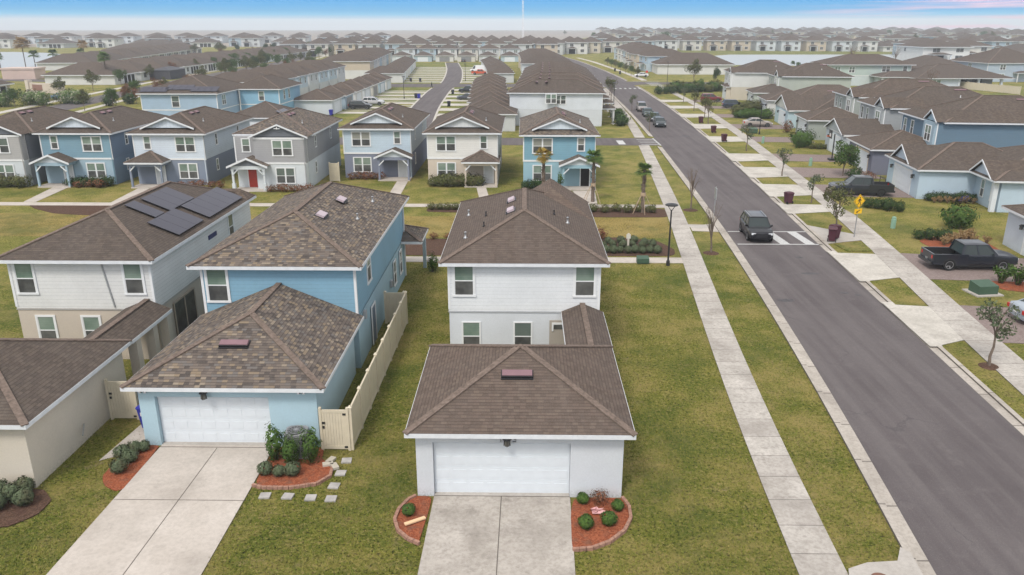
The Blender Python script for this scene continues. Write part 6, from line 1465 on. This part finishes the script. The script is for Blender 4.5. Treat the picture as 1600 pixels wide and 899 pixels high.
# ------------------------------------------------------------------ prototypes for the farther houses
def far_house(kind, label, P, rz, ci, group, s=1., cl=None, zs=1.18):
    key = ('far', kind)
    if key not in PM:
        W_, D_, z = {'two':(11.5,15,5.6),'twob':(10,13,5.6),'ranch':(14,20,2.8),'long':(26,16,2.9)}[kind]
        wa = MB().box(-W_/2,W_/2,-D_/2,D_/2,0,z-.1).mesh('wall', STU)
        rf = MB(); hip_geo(rf, -W_/2-.6, W_/2+.6, -D_/2-.6, D_/2+.6, z, SL if kind != 'long' else .36); rf.box(-W_/2-.62,W_/2+.62,-D_/2-.62,D_/2+.62,z-.25,z-.02,1)
        pr = None
        if kind in ('two','twob'):
            pr = MB(); hip_geo(pr, -4.6, .2, -D_/2-3.0, -D_/2+.4, 2.8); pr.box(-4.5,.1,-D_/2-2.9,-D_/2,2.55,2.78,1); pr.box(-4.4,-4.1,-D_/2-2.8,-D_/2-2.5,0,2.6,1); pr.box(-.3,0,-D_/2-2.8,-D_/2-2.5,0,2.6,1); pr.box(-4,-.5,-D_/2-.03,-D_/2-.01,.1,2.4,2); pr = pr.mesh('porch', [SH_L, FAS, DRK])
        if kind == 'ranch':
            pr = MB(); 
            for k in range(3): pr.box(-1.5+k*2.4,.5+k*2.4,-D_/2-.04,-D_/2-.01,.1,2.3,2)
            for k in range(4): pr.box(-1.9+k*2.4,-1.5+k*2.4,-D_/2-.12,-D_/2,0,2.6,1)
            pr = pr.mesh('porch', [SH_L, FAS, DRK])
        PM[key] = (wa, rf.mesh('roof', [SH_L, FAS]), pr, W_, D_, z)
    wa, rf, pr, W_, D_, z = PM[key]
    r = thing('house', label, 'house', (P[0],P[1],0), rz, group); r.scale = (s,s,zs)
    c = CR[ci]; link('wall', wa, r, col=c); link('roof', rf, r)
    if pr: link('porch', pr, r)
    wz = [(W_*.28,.9),(W_*.28,3.6),(-W_*.22,3.6)] if 'two' in kind else ([(-W_*.3,.9)] if kind == 'ranch' else [])
    for x, zz in wz: link('window', window_flat(1.8,1.4), r, loc=(x,-D_/2,zz))
    if 'two' in kind: link('window', window_flat(.9,1.3), r, loc=(-W_/2,D_*.15,3.6), rz=-math.pi/2); link('window', window_flat(.9,1.3), r, loc=(W_/2,-D_*.2,3.6), rz=math.pi/2)
    return r
def colname(ci): return CN[ci]
G = random.Random(5)
# beyond the crossing, right of the main road
far_house('long', 'long white single-storey house with brown roof across the far crossing', (59.5,290), R(-2), 0, 'far crossing', 1.0)
side_house('blue and white two-storey house with porch left of the long white house', (44.5,305), R(-82), (.42,.54,.64), (.5,.6,.68), bw=11, bd=16, lod=2)
for i in range(6):
    y = 325+i*17; side_house('%s two-storey house %s up the right side beyond the crossing' % (CN[(8,1,4,0,5,2)[i]], ORD[i]), (43.0+1.6*i-.02*i*i*6, y), R(-80+3*i), CR[(8,1,4,0,5,2)[i]], CR[(8,1,3,0,5,2)[i]], bw=12, bd=17, lod=2)
for i in range(8):
    x = 8+i*12-(i%2)*3; y = 470+i*13; far_house('two', '%s house in the rising group left of the pond row, %s' % (CN[(4,3,0,1,5,0,2,7)[i]], ORD[i]), (x,y), R(-8), (4,3,0,1,5,0,2,7)[i], 'group left of the pond row', 1.1)
# row on the far bank of the pond
for i in range(16):
    x = 98+i*15.8; ci = (0,5,8,8,7,7,8,7,0,0,8,1,2,4,0,3)[i]; kind = 'ranch' if i in (9,10) else 'two'
    far_house(kind, '%s %s house on the far bank of the pond, %s from the left' % (CN[ci], 'single-storey' if kind == 'ranch' else 'two-storey', (ORD+['thirteenth','fourteenth','fifteenth','sixteenth'])[i]), (x, 566-i*2.6), R(-2), ci, 'row on the far bank of the pond', 1.08)
poly('pond', [(84,352),(150,338),(200,372),(292,420),(300,468),(215,482),(120,478),(84,430)], .03, WAT, 'structure')
poly('bank_grass', [(60,483),(300,483),(420,476),(420,560),(60,560)], .02, GRASSG)
# between the pond and the near street
h = House('pale green two-storey house with wrap-round porch roof behind the brown roofs', (0,0,0), lod=1, sh=SH_L)
h.two(86,108.5,229,243,5.7,(.47,.56,.52),(.55,.62,.62)); h.roof(85.2,109.4,228.2,243.8,5.8,sl=.33)
h.roof(97.0,110,221,230,2.9,sl=.30,name='porch_roof')
h.wall(98.5,109,225,229,0,2.8,(.6,.66,.66),'l','lower_wall')
for x in (88,92): h.win(x,229,3.7,'S','d',1.5,1.4)
h.win(101.5,229,3.9,'S','d',2.2,1.4); h.win(106.8,229,3.9,'S','s',1.1,1.4)
for x in (97.6,103,109): h.post(x,221.5,0,2.7,.4,(.7,.72,.74),False)
h = House('white single-storey house with deep covered patio facing the green lawn', (0,0,0), lod=1, sh=SH_L)
h.wall(106.5,116,217.5,236,0,2.75,(.58,.64,.70),'l','wall'); h.wall(116,128,222.5,236,0,2.75,(.40,.40,.42),'l','wall'); h.roof(104.5,130.5,216.6,236.5,2.85,sl=.32)
h.win(110.3,217.5,.8,'S','d',2.2,1.5)
for x in (116.3,121.5,127.6): h.post(x,217.6,0,2.7,.55,(.62,.66,.70),False)
MB().box(117,121,222.3,222.5,.1,2.4).build('porch_shade_panel', DRK, h.r, uv=False); MB().box(122.5,125,222.3,222.5,.1,2.4).build('porch_shade_panel', DRK, h.r, uv=False)  # flat dark panels on the patio back wall, shade put into the colour
for i, x in enumerate((117.8,120.2)):
    r = thing('patio_sofa', 'dark patio sofa under the white ranch cover, %s' % ('left','right')[i], 'sofa', (x,219.5,0)); MB().box(-.9,.9,-.4,.4,0,.45).build('seat', BLK, r, uv=False); MB().box(-.9,.9,.3,.45,.45,.9).build('backrest', BLK, r, uv=False)
poly('back_lawn', [(72,180),(140,170),(140,217),(72,217)], .015, GRASSG)
side_house('light blue two-storey house at the right edge behind the tan fence', (149,246), R(3), (.40,.48,.56), (.44,.52,.60), bw=20, bd=20, lod=1)
far_house('two', 'white two-storey house with front gable at the end of the pond', (199,402), R(0), 0, 'houses right of the pond', 1.9); far_house('two', 'pale pink two-storey house behind the white gabled one', (222,418), R(0), 5, 'houses right of the pond', 1.5)
far_house('ranch', 'cream single-storey house at the far right above the blue one', (248,400), R(0), 1, 'houses right of the pond', 1.4); far_house('ranch', 'white single-storey house at the right edge beyond the pond', (262,435), R(0), 0, 'houses right of the pond', 1.4)
far_house('two', 'blue two-storey house with dark rear screen beyond the pond end', (225,470), R(0), 4, 'houses right of the pond', 1.6); far_house('ranch', 'brown-roofed house tucked behind the right street, by the fence', (131,265), R(0), 5, 'houses right of the pond', 1.2)
# rows to the skyline, right
n_ = 0
for row in range(9):
    y = 610+row*95+row*row*6; x = 20+row*10+(60 if row > 1 else 40); xe = min(.68*y, 900)
    while x < xe and n_ < 170:
        ci = G.randrange(9); k = 'two' if G.random() < .75 else 'ranch'
        far_house(k, 'distant %s %s house toward the right skyline, row %s behind the pond' % (CN[ci], 'two-storey' if k == 'two' else 'single-storey', ORD[row]), (x+G.uniform(-3,3), y+G.uniform(-14,14)), R(G.uniform(-12,12)), ci, 'distant houses toward the right skyline', 1.25+row*.07, zs=1.25+.05*row); x += G.uniform(19,25)+row*3.2; n_ += 1
# centre skyline
for i in range(34):
    row = i//12; x = -128+(i%12)*14+row*3; y = 455+row*70+G.uniform(-4,4); ci = G.randrange(9)
    if x > 20 and row == 0: continue
    far_house('two', 'distant %s two-storey house above the end of the alley, row %s' % (CN[ci], ORD[row]), (x,y), R(2), ci, 'distant houses above the alley end', 1.0)
# left: the low rows past the parkway
def lowrow(n, X, Y, dx, dy, rz, l, grp, big=1.0, kind='ranch'):
    for i in range(n):
        ci = (0,3,5,7,0,1)[i%6]; far_house(kind, '%s single-storey house along %s' % (CN[ci], l), (X+dx*i+(Xc(i) if False else 0), Y+dy*i), rz, ci, grp, big, zs=1.0)
lowrow(17, -127.5, 236, -.1, 16.4, R(91), 'the low row beside the parkway', 'low row beside the parkway', 1.0)
lowrow(13, -175, 312, -3.0, 15.5, R(96), 'the second low row by the pond', 'second low row by the pond', 1.02)
lowrow(9, -232, 480, -8, 24, R(100), 'the third low row behind the pond', 'third low row behind the pond', 1.4)
far_house('ranch', 'brown-roofed low house at the far left edge by the flowering hedge', (-133,178), R(96), 1, 'left edge houses', 1.25)
r = thing('entrance_sign_wall', 'cream entrance wall with framed panel beside the parkway', 'wall', (-121,201,0), R(-25)); MB().box(-6,6,-.3,.3,0,2.4).build('wall', STU, r, col=(.6,.52,.44)); MB().box(-4.4,-.6,-.36,-.3,.6,2.0).build('panel', plain('brown_panel', (.25,.14,.11)), r, uv=False)
for x in (-6.2,6.2): MB().box(x-.6,x+.6,-.6,.6,0,3).build('pillar', STU, r, col=(.62,.55,.47))
r = thing('screened_pavilion', 'black screened pavilion roof beside the parkway row', 'pavilion', (-114.3,258,0), R(0)); q = MB(); hip_geo(q,-3.2,3.2,-6,6,2.8,.3); q.build('roof', plain('dark_screen', (.06,.06,.07)), r, uv=False); MB().box(-3,3,-5.7,5.7,0,2.8).build('screen', plain('dark_screen', (.06,.06,.07)), r, uv=False)
r = thing('gatehouse', 'small pinkish building with parapet by the pond', 'building', (-160,256,0), R(5)); MB().box(-5,5,-3.5,3.5,0,3).build('wall', STU, r, col=(.6,.46,.40)); MB().box(-5.2,5.2,-3.7,3.7,3.003,3.5).build('parapet', STU, r, col=(.62,.5,.44))
poly('pond', [(-620,280),(-205,296),(-196,345),(-215,420),(-300,505),(-330,520),(-620,500)], .03, WAT)
poly('pond', [(-160,640),(-20,640),(-10,820),(-190,820)], .04, WAT)
for i in range(26):
    x = -560+i*17; far_house('two' if i%3 else 'ranch', 'hazy two-storey house on the far left shore' if i%3 else 'hazy single-storey house on the far left shore', (x, 560+i*5+(i%2)*24), R(5), (3,7,0,2)[i%4], 'far left shore', 1.25)
for i in range(20):
    x = -640+i*26; far_house('two', 'faint misty house on the left skyline', (x, 720+i*6), R(5), (3,7,0)[i%3], 'left skyline', 1.5)
# parkway and skyline trees
k = 0
for i in range(34):
    y = 165+i*10.5; s = (-1,1)[i%2]; x = pC(y)+s*(8.8+G.uniform(0,3)); key = ('oak','red','oakg','oak')[G.randrange(4)]
    tree('%s parkway tree on the %s side' % ({'oak':'olive','red':'rusty','oakg':'green'}[key], 'left' if s < 0 else 'right'), (x,y,0), key, rz=i, s=G.uniform(.65,.95)*(.8 if y < 240 else 1), group='trees along the parkway')
for i in range(30):
    x = G.uniform(-165,-60); y = G.uniform(430,620)
    if abs(x+64-(y-243)*-.1) < 12: continue
    key = ('oak','oakg','pine','red')[G.randrange(4)]; tree('mid-distance %s tree left of the alley rows' % {'oak':'olive','red':'rusty','oakg':'green','pine':'dark tall'}[key], (x-40 if y < 500 else x,y,0), key, rz=i, s=G.uniform(.8,1.15)*(.55 if key == 'pine' else .9), group='trees left of the alley rows')
for i in range(10):
    y = 262+i*9; tree('dense green tree between the parkway and the left houses', (-92-G.uniform(0,9)-i*1.2,y,0), ('oakg','pine','oak')[i%3], rz=i*2, s=.5 if i%3 == 1 else .75, group='dense trees by the parkway')
for i in range(7): tree('small tree on the lawns right of the road beyond the crossing', (36.5-.3*i,262+i*13,0), 'oakg' if i%2 else 'oak', s=.5, rz=i, group='small trees beyond the crossing')
poly('far_field', [(-2580,640),(60,640),(60,1000),(400,2880),(-2580,2880)], .02, plain('far_field_dry', (.30,.26,.22), .95, .1, var=.2, sc_=.02))
for i in range(26):
    x = -88+G.uniform(-4,8); y = 158+i*7.5; x -= max(0,(y-240)*.04)
    tree('small garden tree between the parkway and the left alley houses', (x,y,0), ('oak','oakg','red')[i%3], rz=i, s=G.uniform(.4,.65), group='garden trees left of the alley houses')
for i in range(14):
    tree('small yard tree beyond the long white house', (88+G.uniform(-6,70), 250+i*6.5, 0), ('oak','oakg')[i%2], rz=i, s=G.uniform(.35,.6), group='yard trees near the pond') if i % 3 else None
for i in range(24):
    tree('distant tree among the houses toward the right skyline', (60+G.uniform(0,1)*(330+i*22), 640+i*32, 0), ('oak','oakg')[i%2], rz=i, s=G.uniform(1.1,1.7), group='trees toward the right skyline')
# ------------------------------------------------------------------ short grass standing on the near lawns
rs = np.random.RandomState(4); n = 190000
x = rs.uniform(-21,15,size=n); y = 17.5+ (rs.uniform(0,1,size=n)**1.5)*36
def rect(x0,x1,y0,y1): return (x > x0)&(x < x1)&(y > y0)&(y < y1)
bad = ((x > -14.62-(28-y)*.0135)&(x < -10.09+(28-y)*.011)&(y < 28))|((x > -3.17-(25-y)*.0103)&(x < 1.69-(25-y)*.015)&(y < 25))|rect(-3.8,3.6,24.3,50)|rect(-15.5,-8,27.7,52)|rect(-30,-17.95,24.6,52)|rect(-18.4,-16.2,30,52)|rect(-15.8,-14.5,24.6,28)|rect(-10.2,-7.4,24.9,28)|rect(-4.3,1.0,21.6,24.5)|rect(1.0,3.7,21.4,24.5)|rect(-20,-16.9,22.3,24.8)|rect(-6.95,-6.6,27,42)|rect(9.6,13,17,21.2)
sl_ = np.array([interp(TL, v) for v in y]); cl_ = np.array([interp(TC, v) for v in y])
bad |= (x > sl_+.03)&(x < sl_+1.48); bad |= x > cl_-.68
for (a,b) in ((-9.34,24.3),(-8.5,24.28),(-7.65,24.2),(-6.9,24.15),(-6.98,24.98),(-6.93,25.85),(-6.9,26.75)): bad |= rect(a-.2,a+.2,b-.2,b+.2)
x, y = x[~bad], y[~bad]; n = len(x); h_ = rs.uniform(.03,.085,size=n); a = rs.uniform(0,2*np.pi,size=n); w_ = rs.uniform(.008,.02,size=n)*1.3; lx, ly = rs.normal(size=n)*.03, rs.normal(size=n)*.03
P = np.stack([np.stack([x-np.cos(a)*w_,y-np.sin(a)*w_,0*x],1),np.stack([x+np.cos(a)*w_,y+np.sin(a)*w_,0*x],1),np.stack([x+lx,y+ly,h_],1)],1).reshape(-1,3)
me = bpy.data.meshes.new('grass'); me.vertices.add(3*n); me.vertices.foreach_set('co', P.astype(np.float32).ravel()); me.loops.add(3*n); me.loops.foreach_set('vertex_index', np.arange(3*n,dtype=np.int32)); me.polygons.add(n); me.polygons.foreach_set('loop_start', np.arange(0,3*n,3,dtype=np.int32)); me.polygons.foreach_set('loop_total', np.full(n,3,dtype=np.int32)); me.update(calc_edges=True)
gm, nt_, b_ = newmat('grass_blades', .8, .15); r1 = N(nt_,'ShaderNodeNewGeometry').outputs['Random Per Island']
rp = N(nt_, 'ShaderNodeValToRGB'); e = rp.color_ramp.elements; e[0].color = (.06,.09,.014,1); e[1].color = (.42,.34,.13,1); q = e.new(.45); q.color = (.15,.175,.03,1); q = e.new(.75); q.color = (.26,.235,.055,1)
L(nt_, math_(nt_, 'ADD', math_(nt_, 'MULTIPLY', r1, .5), math_(nt_, 'MULTIPLY', rng(nt_, noise(nt_, pos(nt_), .42, 5, .65), .3, .7), .5)), rp.inputs[0]); L(nt_, rp.outputs[0], b_.inputs['Base Color']); me.materials.append(gm)
struct(link('grass', me), 'stuff')
# ------------------------------------------------------------------ haze
hz = MB().box(-2600,2600,-120,2900,-1,46).build('haze', [], uv=False)
hm = bpy.data.materials.new('haze'); hm.use_nodes = True; hm.node_tree.nodes.clear(); o_ = N(hm.node_tree,'ShaderNodeOutputMaterial'); v_ = N(hm.node_tree,'ShaderNodeVolumePrincipled')
v_.inputs['Density'].default_value = HAZE; v_.inputs['Color'].default_value = (.90,.955,1,1); v_.inputs['Anisotropy'].default_value = .0; L(hm.node_tree, v_.outputs[0], o_.inputs['Volume']); hz.data.materials.append(hm); struct(hz, 'stuff')
